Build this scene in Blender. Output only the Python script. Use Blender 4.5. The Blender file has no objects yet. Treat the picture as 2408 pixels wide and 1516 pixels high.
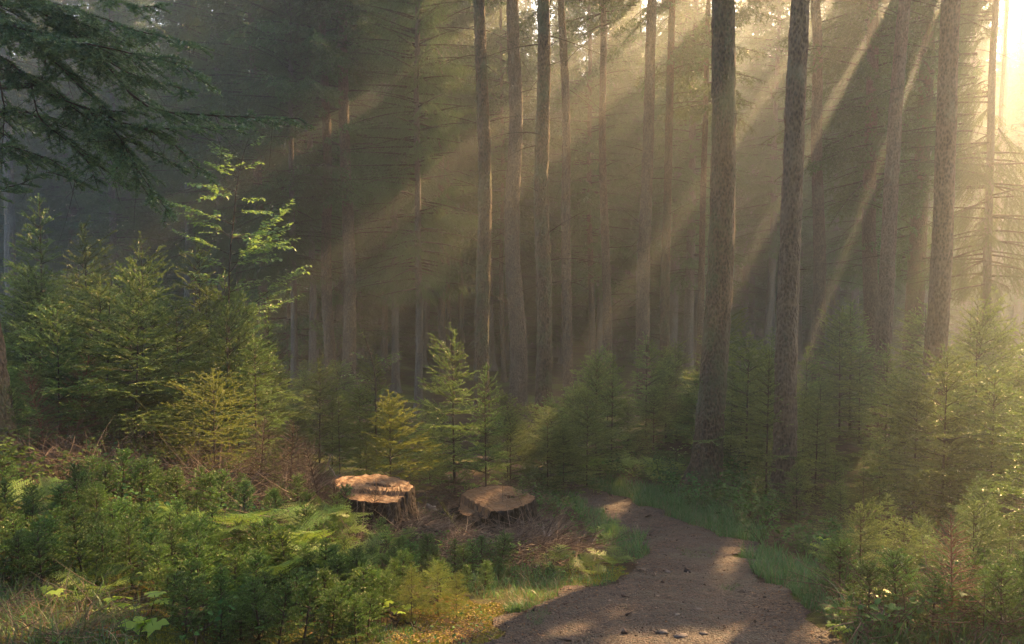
import bpy, math, random
import numpy as np
from mathutils import Vector, Quaternion, Matrix

# ------------------------------------------------------------------ basics
SC = bpy.context.scene
COL = SC.collection
CZ = 1.65
CAM = np.array([0.0, 0.0, CZ])
FP = 1873.0                      # focal length in pixels of the 2408 px wide picture
PITCH = math.radians(-3.0)
SUN_EL, SUN_AZ = math.radians(32.0), math.radians(34.0)
SA = np.array([math.sin(SUN_AZ), math.cos(SUN_AZ), 0.0])
SUN = SA * math.cos(SUN_EL) + np.array([0, 0, math.sin(SUN_EL)])
TL = np.array([-SA[1], SA[0], 0.0])
VU = -SA * math.sin(SUN_EL) + np.array([0, 0, math.cos(SUN_EL)])
R = np.random.default_rng(7)


def nz(v):
    return v / np.maximum(np.linalg.norm(v, axis=-1, keepdims=True), 1e-9)


def ray(px, py):
    x = (px - 1204.0) / FP
    z = (758.0 - py) / FP
    c, s = math.cos(PITCH), math.sin(PITCH)
    d = np.array([x, c - z * s, s + z * c])
    return d / d[1]


def at(px, py, d):
    return CAM + ray(px, py) * d


def snoise(x, y, wl, seed):
    r = np.random.default_rng(seed)
    o = 0
    for k in range(7):
        a = r.uniform(0, 2 * np.pi)
        f = 2 * np.pi / (wl * r.uniform(0.6, 1.6))
        o = o + np.sin((x * np.cos(a) + y * np.sin(a)) * f + r.uniform(0, 6.28))
    return o / 7 ** 0.5 / 1.4


_yy = np.linspace(-30, 240, 1081)
_pp = np.interp(_yy, [-30, -6, 0, 5, 8.5, 14, 25, 45, 70, 100, 140, 200, 240],
                [1.2, 1.4, 1.68, 2.28, 2.88, 3.52, 4.0, 4.9, 5.2, 2.0, -5.0, -9.0, -9.0])
_pp = np.convolve(np.pad(_pp, 6, mode='edge'), np.ones(13) / 13, mode='valid')
_cy = [0, 3, 4, 5.5, 6.5, 8, 9.2, 10.5, 12, 14, 16.5, 20]
_cx = [1.3, 1.15, 1.1, 1.1, 1.35, 1.7, 1.95, 2.0, 1.75, 1.35, .75, -.6]


def H(x, y):
    x = np.asarray(x, float)
    y = np.asarray(y, float)
    g = CZ - np.interp(y, _yy, _pp)
    cx = np.interp(y, _cy, _cx)
    dl = np.clip((cx - 1.0 - x) / 6.5, 0, 1)
    fade = np.clip((45 - y) / 20, 0, 1)
    g = g + .85 * fade * dl * dl * (3 - 2 * dl)
    dr = np.clip((x - cx - 1.1) / 5, 0, 1)
    g = g + .18 * fade * dr
    off = np.clip(np.minimum(np.abs(x - cx) - .9, 1.0), 0, 1)
    g = g + .05 * off * snoise(x, y, 1.7, 3) + .018 * off * snoise(x, y, .55, 4) + .12 * off * snoise(x, y, 6, 5)
    return g + .012 * snoise(x, y, .8, 9)


def hit(px, py):
    r = ray(px, py)
    ds = np.linspace(2.2, 90, 2500)
    z = CZ + r[2] * ds
    b = np.nonzero(z < H(r[0] * ds, ds))[0]
    d = ds[b[0]] if len(b) else 90.0
    return np.array([r[0] * d, d, float(H(r[0] * d, d))])


def tv(P):
    Q = P - CAM
    return Q @ TL, Q @ VU


# ------------------------------------------------------------------ mesh plumbing
def mesh(name, parts, mats, smooth=False):
    """parts: list of (V (n,3), F (m,3), material index, var (n,) or scalar)"""
    Vs, Fs, Ms, As = [], [], [], []
    o = 0
    for p in parts:
        V, F, m = p[0], p[1], p[2]
        if len(F) == 0:
            continue
        Vs.append(V); Fs.append(F + o); Ms.append(np.full(len(F), m, np.int32))
        a = p[3] if len(p) > 3 else 0.0
        As.append(np.broadcast_to(np.asarray(a, np.float32), (len(V),)))
        o += len(V)
    V = np.concatenate(Vs).astype(np.float32); F = np.concatenate(Fs).astype(np.int32)
    M = np.concatenate(Ms); A = np.concatenate(As).astype(np.float32)
    me = bpy.data.meshes.new(name)
    me.vertices.add(len(V)); me.vertices.foreach_set('co', V.ravel())
    me.loops.add(F.size); me.loops.foreach_set('vertex_index', F.ravel())
    me.polygons.add(len(F))
    me.polygons.foreach_set('loop_start', np.arange(0, F.size, 3, dtype=np.int32))
    me.polygons.foreach_set('material_index', M)
    if smooth:
        me.polygons.foreach_set('use_smooth', np.ones(len(F), bool))
    me.update(calc_edges=True)
    at_ = me.attributes.new('var', 'FLOAT', 'POINT')
    at_.data.foreach_set('value', A)
    for m in mats:
        me.materials.append(m)
    return me


def obj(name, me, parent=None, loc=None):
    o = bpy.data.objects.new(name, me)
    COL.objects.link(o)
    if parent is not None:
        o.parent = parent
    if loc is not None:
        o.location = loc
    return o


def tag(o, label=None, cat=None, group=None, kind=None):
    if label: o['label'] = label
    if cat: o['category'] = cat
    if group: o['group'] = group
    if kind: o['kind'] = kind
    return o


def thing(name, label, cat, loc, rotz=0.0, scale=(1, 1, 1), group=None, axis=None):
    o = bpy.data.objects.new(name, None)
    o.empty_display_size = .2
    COL.objects.link(o)
    o.location = [float(v) for v in loc]
    q = Quaternion((0, 0, 1), rotz)
    if axis is not None:
        q = Vector((0, 0, 1)).rotation_difference(Vector([float(v) for v in axis])) @ q
    o.rotation_mode = 'QUATERNION'
    o.rotation_quaternion = q
    o.scale = scale if hasattr(scale, '__len__') else (scale,) * 3
    return tag(o, label, cat, group)


def tubes(C, Rr, k=5, cap=False):
    C = np.asarray(C, float); Rr = np.asarray(Rr, float)
    B, n, _ = C.shape
    T = nz(np.gradient(C, axis=1))
    d = nz(C[:, -1] - C[:, 0])
    ref = np.where(np.abs(d[:, 2:3]) > .7, np.array([[1.0, 0, 0]]), np.array([[0, 0, 1.0]]))
    U = nz(np.cross(T, ref[:, None, :])); W = np.cross(T, U)
    a = np.linspace(0, 2 * np.pi, k, endpoint=False)
    V = C[:, :, None, :] + Rr[:, :, None, None] * (np.cos(a)[:, None] * U[:, :, None, :] + np.sin(a)[:, None] * W[:, :, None, :])
    b, i, j = np.meshgrid(np.arange(B), np.arange(n - 1), np.arange(k), indexing='ij')
    j2 = (j + 1) % k
    base = b * n * k
    p0 = base + i * k + j; p1 = base + i * k + j2; p2 = base + (i + 1) * k + j2; p3 = base + (i + 1) * k + j
    F = np.concatenate([np.stack([p0, p1, p2], -1).reshape(-1, 3), np.stack([p0, p2, p3], -1).reshape(-1, 3)])
    V = V.reshape(-1, 3)
    if cap:
        tip = C[:, -1] + T[:, -1] * Rr[:, -1:] * .3
        ti = len(V) + np.arange(B)
        bb, jj = np.meshgrid(np.arange(B), np.arange(k), indexing='ij')
        l = bb * n * k + (n - 1) * k
        F = np.concatenate([F, np.stack([l + jj, l + (jj + 1) % k, ti[bb]], -1).reshape(-1, 3)])
        V = np.concatenate([V, tip])
    return V, F


# ------------------------------------------------------------------ shoots
class Sh:
    """a set of shoots, each a curve S + D u + G u^2 (u in metres up to L); N is the upper side"""
    def __init__(s, S, D, L, G=None, N=None, var=None):
        s.S = np.atleast_2d(S).astype(float); s.D = nz(np.atleast_2d(D).astype(float)); K = len(s.S)
        s.L = np.broadcast_to(np.asarray(L, float), (K,)).copy()
        s.G = np.zeros((K, 3)) if G is None else np.broadcast_to(G, (K, 3)).copy()
        N = np.array([0, 0, 1.0]) if N is None else N
        N = np.broadcast_to(N, (K, 3))
        s.N = nz(N - s.D * np.sum(N * s.D, 1, keepdims=True))
        s.var = np.zeros(K) if var is None else np.broadcast_to(var, (K,)).copy()

    def pos(s, i, u):
        return s.S[i] + s.D[i] * u[:, None] + s.G[i] * (u * u)[:, None]

    def tan(s, i, u):
        return nz(s.D[i] + 2 * s.G[i] * u[:, None])

    def sel(s, m):
        return Sh(s.S[m], s.D[m], s.L[m], s.G[m], s.N[m], s.var[m])

    def tubes(s, r0, r1, n=4, k=4):
        K = len(s.L)
        f = np.linspace(0, 1, n)
        i = np.repeat(np.arange(K), n)
        u = (s.L[:, None] * f).ravel()
        C = s.pos(i, u).reshape(K, n, 3)
        r0 = np.broadcast_to(r0, (K,)); r1 = np.broadcast_to(r1, (K,))
        return tubes(C, r0[:, None] * (1 - f) + r1[:, None] * f, k)


def nodes(sh, sp, t0, rng):
    n = np.maximum(1, np.floor(sh.L * (1 - t0) / sp)).astype(int)
    i = np.repeat(np.arange(len(n)), n)
    j = np.arange(len(i)) - np.repeat(np.cumsum(n) - n, n)
    u = t0 * sh.L[i] + (j + rng.uniform(0.2, .8, len(i))) * (sh.L[i] * (1 - t0) / n[i])
    return i, j, u


def side(sh, sp, t0, ang, lf, rng, lmin=0.02, droop=0.0, g=0.0, prof=None, jit=.15, lmax=9):
    i, j, u = nodes(sh, sp, t0, rng)
    T = sh.tan(i, u); N = nz(sh.N[i] - T * np.sum(sh.N[i] * T, 1, keepdims=True)); B = np.cross(N, T)
    sg = np.where(j % 2 == 0, 1.0, -1.0)[:, None]
    a = ang + rng.normal(0, .12, len(i))[:, None] if True else ang
    D = np.cos(a) * T + np.sin(a) * sg * B + rng.normal(0, jit, (len(i), 3))
    D[:, 2] -= droop
    f = u / sh.L[i]
    pr = (1 - f) if prof is None else prof(f)
    L = np.clip(lf * sh.L[i] * pr * rng.uniform(.7, 1.15, len(i)) + lmin, lmin, lmax)
    G = np.zeros((len(i), 3)); G[:, 2] = g / np.maximum(L, .05)
    return Sh(sh.pos(i, u), D, L, G, N, np.clip(sh.var[i] * .4 + .6 * f, 0, 1))


def needles(sh, sp, nl, nw, m, rng, a=.95, lo=-.5, hi=3.64, tipvar=.5):
    i, j, u = nodes(sh, sp, 0.0, rng)
    T = sh.tan(i, u); N = nz(sh.N[i] - T * np.sum(sh.N[i] * T, 1, keepdims=True)); B = np.cross(N, T)
    P = sh.pos(i, u)
    K = len(i)
    ph = (lo + (hi - lo) * (np.arange(m)[None, :] + rng.uniform(0, 1, (K, m))) / m)
    rad = np.cos(ph)[..., None] * B[:, None] + np.sin(ph)[..., None] * N[:, None]
    aa = a + rng.normal(0, .15, (K, m, 1))
    nd = nz(np.cos(aa) * T[:, None] + np.sin(aa) * rad)
    ln = nl * rng.uniform(.75, 1.2, (K, m, 1)) * (1 - .35 * (u / sh.L[i])[:, None, None] ** 3)
    w = nz(np.cross(nd, rng.normal(0, 1, (K, m, 3)))) * nw * .5
    P = P[:, None]
    V = np.stack([P - w, P + w, P + nd * ln], 2).reshape(-1, 3)
    F = np.arange(len(V)).reshape(-1, 3)
    v = np.clip(sh.var[i] * (1 - tipvar) + tipvar * (u / sh.L[i]) + rng.normal(0, .1, K), 0, 1)
    return V, F, np.repeat(v, m * 3)


def leaves(P, D, N, L, W, rng, fold=.15, var=None):
    """oval leaves: four triangles pairs round a mid rib"""
    D = nz(D); N = nz(N - D * np.sum(N * D, 1, keepdims=True)); B = np.cross(N, D)
    L = np.asarray(L)[:, None]; W = np.asarray(W)[:, None]
    q = []
    for f, w in ((0, 0), (.25, .8), (.55, 1), (.85, .5), (1.0, 0)):
        q.append((f, w))
    V = [P]
    for f, w in q[1:4]:
        dr = -N * L * .18 * f * f
        V += [P + D * L * f + dr, P + D * L * f + B * W * .5 * w + N * W * fold + dr, P + D * L * f - B * W * .5 * w + N * W * fold + dr]
    V.append(P + D * L - N * L * .18)
    V = np.stack(V, 1)
    n = V.shape[1]
    t = [(0, 2, 1), (0, 1, 3)]
    for s in (1, 4):
        t += [(s, s + 1, s + 4), (s, s + 4, s + 3), (s, s + 3, s + 5), (s, s + 5, s + 2)]
    t += [(7, 8, 10), (7, 10, 9)]
    F = (np.arange(len(P))[:, None, None] * n + np.array(t)[None]).reshape(-1, 3)
    v = rng.uniform(0, 1, len(P)) if var is None else var
    return V.reshape(-1, 3), F, np.repeat(v, n)


def rndunit(n, rng):
    return nz(rng.normal(0, 1, (n, 3)))


# ------------------------------------------------------------------ materials
def newmat(name):
    m = bpy.data.materials.new(name); m.use_nodes = True
    nt = m.node_tree; nt.nodes.clear()
    return m, nt, nt.nodes, nt.links


def ramp(nt, fac, cols):
    r = nt.nodes.new('ShaderNodeValToRGB')
    e = r.color_ramp.elements
    while len(e) < len(cols): e.new(.5)
    for k, (p, c) in enumerate(cols):
        e[k].position = p; e[k].color = (*c, 1)
    nt.links.new(fac, r.inputs[0])
    return r.outputs[0]


def noise(nt, scale, detail=4, rough=.6, coord='Object', sc=None, dist=0):
    tc = nt.nodes.new('ShaderNodeTexCoord'); o = tc.outputs[coord]
    if sc:
        mp = nt.nodes.new('ShaderNodeMapping'); mp.inputs['Scale'].default_value = sc
        nt.links.new(o, mp.inputs[0]); o = mp.outputs[0]
    n = nt.nodes.new('ShaderNodeTexNoise'); n.inputs['Scale'].default_value = scale
    n.inputs['Detail'].default_value = detail; n.inputs['Roughness'].default_value = rough
    n.inputs['Distortion'].default_value = dist
    nt.links.new(o, n.inputs['Vector'])
    return n.outputs['Fac']


def mixc(nt, f, a, b, mode='MIX'):
    m = nt.nodes.new('ShaderNodeMix'); m.data_type = 'RGBA'; m.blend_type = mode
    for s, v in ((m.inputs[0], f), (m.inputs[6], a), (m.inputs[7], b)):
        if hasattr(v, 'links') or hasattr(v, 'is_linked'): nt.links.new(v, s)
        else: s.default_value = v if not isinstance(v, tuple) else (*v, 1)
    return m.outputs[2]


def math_(nt, op, a, b=None, c=None):
    m = nt.nodes.new('ShaderNodeMath'); m.operation = op
    for k, v in enumerate((a, b, c)):
        if v is None: continue
        if hasattr(v, 'is_linked'): nt.links.new(v, m.inputs[k])
        else: m.inputs[k].default_value = v
    return m.outputs[0]


def leafmat(name, c0, c1, trans, tf=.35, rough=.45, spec=.4, hue=.03, ob=.25):
    """c0 old needles, c1 new growth, young ones widened to mimic shade; trans: what shines through"""
    m, nt, N, L = newmat(name)
    a = N.new('ShaderNodeAttribute'); a.attribute_name = 'var'
    oi = N.new('ShaderNodeObjectInfo')
    f = a.outputs['Fac']
    nn = noise(nt, 3.0, 2, .5)
    f = math_(nt, 'ADD', f, math_(nt, 'MULTIPLY', math_(nt, 'SUBTRACT', nn, .5), .9))
    col = ramp(nt, f, [(.15, c0), (.95, c1)])
    hs = N.new('ShaderNodeHueSaturation')
    L.new(math_(nt, 'ADD', .5 - hue, math_(nt, 'MULTIPLY', oi.outputs['Random'], 2 * hue)), hs.inputs['Hue'])
    L.new(math_(nt, 'ADD', 1 - ob, math_(nt, 'MULTIPLY', oi.outputs['Random'], 2 * ob)), hs.inputs['Value'])
    L.new(col, hs.inputs['Color'])
    p = N.new('ShaderNodeBsdfPrincipled')
    L.new(hs.outputs[0], p.inputs['Base Color']); p.inputs['Roughness'].default_value = rough
    p.inputs['Specular IOR Level'].default_value = spec
    t = N.new('ShaderNodeBsdfTranslucent'); L.new(mixc(nt, .35, trans, hs.outputs[0]), t.inputs[0])
    mx = N.new('ShaderNodeMixShader'); mx.inputs[0].default_value = tf
    L.new(p.outputs[0], mx.inputs[1]); L.new(t.outputs[0], mx.inputs[2])
    o = N.new('ShaderNodeOutputMaterial'); L.new(mx.outputs[0], o.inputs[0])
    return m


def barkmat(name, c0, c1, lich, lf=.45, scale=1.0, bump=.9, rough=.85):
    m, nt, N, L = newmat(name)
    tc = N.new('ShaderNodeTexCoord')
    mp = N.new('ShaderNodeMapping'); mp.inputs['Scale'].default_value = (1, 1, .55); L.new(tc.outputs['Object'], mp.inputs[0])
    vo = N.new('ShaderNodeTexVoronoi'); vo.inputs['Scale'].default_value = 30 * scale; L.new(mp.outputs[0], vo.inputs['Vector'])
    vo.feature = 'F1'
    n1 = noise(nt, 26 * scale, 5, .7, sc=(1, 1, .5))
    n2 = noise(nt, 2.4, 4, .6, sc=(1, 1, .6))
    n3 = noise(nt, 9, 4, .6, sc=(1, 1, .3))
    base = ramp(nt, math_(nt, 'ADD', math_(nt, 'MULTIPLY', math_(nt, 'ADD', n1, n3), .40), math_(nt, 'MULTIPLY', vo.outputs['Distance'], .40)), [(.35, c1), (.75, c0)])
    oi = N.new('ShaderNodeObjectInfo')
    lm = ramp(nt, math_(nt, 'ADD', math_(nt, 'MULTIPLY', n2, .7), math_(nt, 'MULTIPLY', noise(nt, 45 * scale, 3, .7), .35)), [(lf, (0, 0, 0)), (lf + .14, (1, 1, 1))])
    col = mixc(nt, math_(nt, 'MULTIPLY', lm, .75), base, lich)
    p = N.new('ShaderNodeBsdfPrincipled'); L.new(col, p.inputs['Base Color']); p.inputs['Roughness'].default_value = rough
    p.inputs['Specular IOR Level'].default_value = .25
    b = N.new('ShaderNodeBump'); b.inputs['Strength'].default_value = bump; b.inputs['Distance'].default_value = .05
    L.new(math_(nt, 'SUBTRACT', math_(nt, 'ADD', n1, n3), math_(nt, 'MULTIPLY', vo.outputs['Distance'], .9)), b.inputs['Height'])
    L.new(b.outputs[0], p.inputs['Normal'])
    o = N.new('ShaderNodeOutputMaterial'); L.new(p.outputs[0], o.inputs[0])
    return m


def simplemat(name, cols, scale=6, rough=.8, bump=.3, bscale=None, spec=.3, coord='Object', attr=0.0, bd=.01):
    m, nt, N, L = newmat(name)
    n = noise(nt, scale, 6, .65, coord)
    if attr:
        a = N.new('ShaderNodeAttribute'); a.attribute_name = 'var'
        n = math_(nt, 'ADD', math_(nt, 'MULTIPLY', n, 1 - attr), math_(nt, 'MULTIPLY', a.outputs['Fac'], attr))
    col = ramp(nt, n, cols)
    p = N.new('ShaderNodeBsdfPrincipled'); L.new(col, p.inputs['Base Color']); p.inputs['Roughness'].default_value = rough
    p.inputs['Specular IOR Level'].default_value = spec
    if bump:
        b = N.new('ShaderNodeBump'); b.inputs['Strength'].default_value = bump; b.inputs['Distance'].default_value = bd
        L.new(noise(nt, bscale or scale * 4, 6, .7, coord), b.inputs['Height']); L.new(b.outputs[0], p.inputs['Normal'])
    o = N.new('ShaderNodeOutputMaterial'); L.new(p.outputs[0], o.inputs[0])
    return m


M_NEED = leafmat('needles_mature', (.045, .090, .038), (.105, .18, .065), (.16, .24, .05), .35)
M_YOUNG = leafmat('needles_young', (.028, .070, .020), (.32, .43, .11), (.30, .42, .08), .22, rough=.4, spec=.5)  # pale new growth, with lit tips and shaded inside exaggerated in the colour
M_SUNLIT = leafmat('needles_sunlit_tint', (.05, .10, .025), (.20, .25, .06), (.36, .42, .08), .42, rough=.45, spec=.4)  # copy of the young needles with yellow sunlight painted into the colour
M_SEED = leafmat('needles_seedling', (.022, .070, .014), (.20, .34, .07), (.20, .36, .05), .25, rough=.42, spec=.5)  # tips brightened and inside darkened to paint in light and shade
M_FIR = leafmat('needles_wet_branch', (.08, .155, .105), (.26, .38, .18), (.16, .26, .07), .25, rough=.25, spec=1.0, hue=.01, ob=.05)
M_BEECH = leafmat('beech_leaf', (.16, .29, .08), (.24, .40, .12), (.35, .55, .12), .4, rough=.35, spec=.5, hue=.015, ob=.1)
M_MAPLE = leafmat('maple_leaf', (.24, .38, .05), (.38, .52, .07), (.50, .66, .06), .5, rough=.4, hue=.005, ob=.05)
M_FERN = leafmat('fern_leaf', (.11, .20, .04), (.24, .36, .07), (.36, .50, .08), .42, rough=.45)
M_BRAM = leafmat('bramble_leaf', (.04, .095, .026), (.10, .18, .045), (.16, .26, .05), .25, rough=.7, spec=.15)
M_GRASS = leafmat('grass_blade', (.045, .11, .035), (.11, .20, .075), (.2, .36, .09), .35, rough=.5)
M_STRAW = leafmat('dry_grass_blade', (.16, .13, .06), (.30, .26, .15), (.3, .26, .12), .25, rough=.5)
M_RED = leafmat('dead_fern_leaf', (.16, .045, .02), (.36, .10, .03), (.4, .12, .03), .3, rough=.6)
M_MOSS = leafmat('moss_tuft', (.14, .16, .02), (.44, .41, .07), (.2, .24, .03), .25, rough=.8, spec=.1)  # yellow-green moss, brightened past its own tone to carry golden sunlight
M_BARK = barkmat('spruce_bark', (.19, .145, .105), (.052, .038, .029), (.18, .195, .14), .57)
M_BARKM = barkmat('mossy_spruce_bark', (.17, .12, .08), (.042, .030, .021), (.115, .14, .07), .49)
M_BARKF = barkmat('far_spruce_bark', (.17, .15, .13), (.06, .053, .046), (.17, .19, .15), .52)
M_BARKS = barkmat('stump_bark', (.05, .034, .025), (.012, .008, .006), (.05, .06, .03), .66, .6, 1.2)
M_TWIG = simplemat('dark_twig', [(.3, (.035, .026, .020)), (.7, (.10, .075, .055))], 12, .8, .3)
M_DEAD = simplemat('dead_twig', [(.3, (.07, .045, .032)), (.75, (.22, .16, .12))], 5, .75, .3, attr=.4)
M_PALE = simplemat('pale_dead_wood', [(.3, (.16, .13, .11)), (.7, (.42, .36, .31))], 9, .7, .4)
M_MOSSB = simplemat('mossy_twig', [(.3, (.06, .05, .015)), (.7, (.22, .20, .04))], 14, .9, .6)
M_CUT = None

# ground: brown needle litter, dark soil and moss
def groundmat():
    m, nt, N, L = newmat('forest_floor')
    a = noise(nt, .55, 5, .6); b = noise(nt, 7, 8, .75); c = noise(nt, 40, 6, .8)
    lit = ramp(nt, math_(nt, 'ADD', math_(nt, 'MULTIPLY', b, .6), math_(nt, 'MULTIPLY', c, .4)),
               [(.35, (.018, .012, .008)), (.52, (.06, .038, .022)), (.68, (.15, .09, .05))])
    moss = ramp(nt, c, [(.3, (.03, .05, .01)), (.7, (.13, .15, .03))])
    f = ramp(nt, math_(nt, 'ADD', math_(nt, 'MULTIPLY', a, .7), math_(nt, 'MULTIPLY', b, .3)), [(.46, (0, 0, 0)), (.56, (1, 1, 1))])
    col = mixc(nt, f, lit, moss)
    p = N.new('ShaderNodeBsdfPrincipled'); L.new(col, p.inputs['Base Color']); p.inputs['Roughness'].default_value = .9
    p.inputs['Specular IOR Level'].default_value = .2
    bm = N.new('ShaderNodeBump'); bm.inputs['Strength'].default_value = .9; bm.inputs['Distance'].default_value = .03
    L.new(math_(nt, 'ADD', b, c), bm.inputs['Height']); L.new(bm.outputs[0], p.inputs['Normal'])
    o = N.new('ShaderNodeOutputMaterial'); L.new(p.outputs[0], o.inputs[0])
    return m


def pathmat():
    m, nt, N, L = newmat('forest_path')
    tc = N.new('ShaderNodeTexCoord')
    v = N.new('ShaderNodeTexVoronoi'); v.inputs['Scale'].default_value = 55; L.new(tc.outputs['Object'], v.inputs['Vector'])
    v2 = N.new('ShaderNodeTexVoronoi'); v2.inputs['Scale'].default_value = 130; L.new(tc.outputs['Object'], v2.inputs['Vector'])
    sx = N.new('ShaderNodeSeparateColor'); L.new(v.outputs['Color'], sx.inputs[0])
    a = noise(nt, 1.3, 6, .7); b = noise(nt, 14, 6, .75)
    chip = ramp(nt, math_(nt, 'ADD', math_(nt, 'MULTIPLY', sx.outputs[0], .55), math_(nt, 'MULTIPLY', b, .45)),
                [(.2, (.014, .011, .009)), (.5, (.062, .037, .025)), (.72, (.115, .068, .044)), (.9, (.24, .17, .12))])
    wet = ramp(nt, a, [(.42, (1, 1, 1)), (.62, (.5, .49, .50))])
    col = mixc(nt, 1.0, chip, wet, 'MULTIPLY')
    p = N.new('ShaderNodeBsdfPrincipled'); L.new(col, p.inputs['Base Color'])
    L.new(ramp(nt, a, [(.42, (.85, .85, .85)), (.66, (.42, .42, .42))]), p.inputs['Roughness'])
    bm = N.new('ShaderNodeBump'); bm.inputs['Strength'].default_value = 1.0; bm.inputs['Distance'].default_value = .02
    h = math_(nt, 'SUBTRACT', math_(nt, 'MULTIPLY', b, .8), math_(nt, 'ADD', v.outputs['Distance'], math_(nt, 'MULTIPLY', v2.outputs['Distance'], .5)))
    L.new(h, bm.inputs['Height']); L.new(bm.outputs[0], p.inputs['Normal'])
    o = N.new('ShaderNodeOutputMaterial'); L.new(p.outputs[0], o.inputs[0])
    return m


def cutmat():
    m, nt, N, L = newmat('cut_wood')
    tc = N.new('ShaderNodeTexCoord')
    w = N.new('ShaderNodeTexWave'); w.wave_type = 'RINGS'; w.rings_direction = 'Z'; w.inputs['Scale'].default_value = 22
    w.inputs['Distortion'].default_value = 2.5; w.inputs['Detail'].default_value = 3; L.new(tc.outputs['Object'], w.inputs['Vector'])
    n = noise(nt, 5, 6, .7); n2 = noise(nt, 60, 4, .7)
    c = ramp(nt, math_(nt, 'ADD', math_(nt, 'MULTIPLY', w.outputs['Fac'], .26), math_(nt, 'ADD', math_(nt, 'MULTIPLY', n, .55), math_(nt, 'MULTIPLY', n2, .22))),
             [(.34, (.025, .014, .006)), (.48, (.11, .050, .016)), (.64, (.22, .105, .034)), (.84, (.32, .20, .09))])
    p = N.new('ShaderNodeBsdfPrincipled'); L.new(c, p.inputs['Base Color']); p.inputs['Roughness'].default_value = .6
    bm = N.new('ShaderNodeBump'); bm.inputs['Strength'].default_value = .5; bm.inputs['Distance'].default_value = .01
    L.new(n2, bm.inputs['Height']); L.new(bm.outputs[0], p.inputs['Normal'])
    o = N.new('ShaderNodeOutputMaterial'); L.new(p.outputs[0], o.inputs[0])
    return m


M_CUT = cutmat(); M_GROUND = groundmat(); M_PATH = pathmat()
M_STONE = simplemat('path_chips', [(.2, (.03, .02, .017)), (.5, (.10, .062, .048)), (.9, (.30, .23, .19))], 3, .75, .0, attr=.85)

# ------------------------------------------------------------------ where crown foliage is cut away to let sun through
HOLES = []


def hole(px, py, d=None, tw=.4, rl=2.0, up=0.0, exact=0):
    P = hit(px, py) if d is None else at(px, py, d)
    P = P + np.array([0, 0, up])
    t, v = tv(P)
    r = math.hypot(t, v)
    HOLES.append((t, v, t / r, v / r, tw if exact else max(tw, .42) + .12, rl if exact else max(rl, .32) + .1))


# long narrow slots cut through the crowns to shape the light shafts
WEDGE = []
for px, py, hw, r0, r1 in [(1490, 150, .042, 5, 14.5), (1325, 165, .012, 8, 13), (1745, 300, .017, 5, 11), 
                           (1970, 220, .015, 5, 11), (2100, 300, .010, 4.5, 11), (2205, 450, .018, 4, 13), (2275, 450, .026, 4, 18),
                           (2345, 500, .058, 3.5, 24), (2390, 700, .06, 3.5, 24), (2470, 900, .07, 3.5, 24), (2335, 900, .03, 3.5, 24), (2290, 1000, .03, 3, 18), (960, 480, .028, 13, 19), (720, 330, .016, 17, 22)]:
    t_, v_ = tv(at(px, py, 10.0)); WEDGE.append((math.atan2(v_, t_), hw, r0, r1))
for a in [(1110, 1455, None, .62, .50, .05), (1010, 1370, 5.2, .6, .4), (1830, 1495, None, .42, .17, 0, 1), (1570, 1512, None, .35, .10, 0, 1), (300, 1320, 5.8, .8, .35), (150, 1190, 7, .8, .4), (700, 1340, 5.6, .7, .3), (500, 1240, 7, .6, .35), (400, 880, 9, .9, .4), (1100, 900, 10, .7, .5), (960, 1390, 5.1, .6, .45), (700, 1290, 6.8, .7, .3), (850, 1330, 6, .4, .3), (590, 1340, 6, .5, .2),
          (450, 1200, 8, .6, .25), (230, 1170, 7.5, .5, .3), (120, 620, 12, .5, .7), (260, 700, 10, .5, .6), (430, 760, 10, .5, .6), (600, 860, 10, .4, .5), (1075, 850, 10.5, .4, .5), (90, 1330, 5.5, .3, .2), (200, 1300, 6, .3, .2), (920, 975, 9.3, .55, .45),
          (520, 930, 9.6, .6, .35), (400, 1010, 9, .3, .6), (150, 860, 11, .5, .4), (330, 590, 11, .35, .4), (70, 1060, 8.6, .5, .3),
          (760, 1260, 7.3, .5, .22), (640, 1300, 6.4, .3, .18), (10, 760, 8, .25, .8), (600, 1110, 9.5, .6, .15), (330, 1420, 5, .18, .18),
          (2250, 1350, 6, .9, .8), (2340, 1200, 8, .8, .9), (2150, 1300, 6.5, .5, .5), (2180, 1250, 7, .35, .35), (2330, 1020, 10.5, 1.0, 1.2), (1250, 1310, 7.5, .2, .2)]:
    hole(*a)


def in_hole(P, grow=0.0, wedges=True):
    t, v = tv(P)
    m = np.zeros(len(t), bool)
    for (t0, v0, dx, dy, tw, rl) in HOLES:
        a = (t - t0) * dx + (v - v0) * dy
        b = -(t - t0) * dy + (v - v0) * dx
        w = 1 + .25 * np.sin(a * 3.1 + t0 * 7) + .15 * np.sin(a * 7.3 + b * 5 + v0)
        m |= ((np.abs(a) / (rl + grow)) ** 2.5 + (np.abs(b) / (tw * w + grow)) ** 2.5) < 1
    if not wedges: return m
    r = np.hypot(t, v); ph = np.arctan2(v, t)
    for (p0, hw, r0, r1) in WEDGE:
        dp = (ph - p0 + np.pi) % (2 * np.pi) - np.pi
        w = 1 + .25 * np.sin(r * 1.7 + p0 * 9) + .15 * np.sin(r * 4.1 + p0 * 5)
        m |= (np.abs(dp) * r < r * hw * w + grow) & (np.abs(dp) < 1) & (r > r0 - grow) & (r < r1 + grow)
    return m


# ------------------------------------------------------------------ ground and path
def axis_pts(lo, a, b, hi, fine, g=1.12):
    mid = list(np.arange(a, b, fine))
    l, s = [], fine
    x = a
    while x > lo:
        s *= g; x -= s; l.append(x)
    r, s = [], fine
    x = mid[-1]
    while x < hi:
        s *= g; x += s; r.append(x)
    return np.array(l[::-1] + mid + r)


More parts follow.
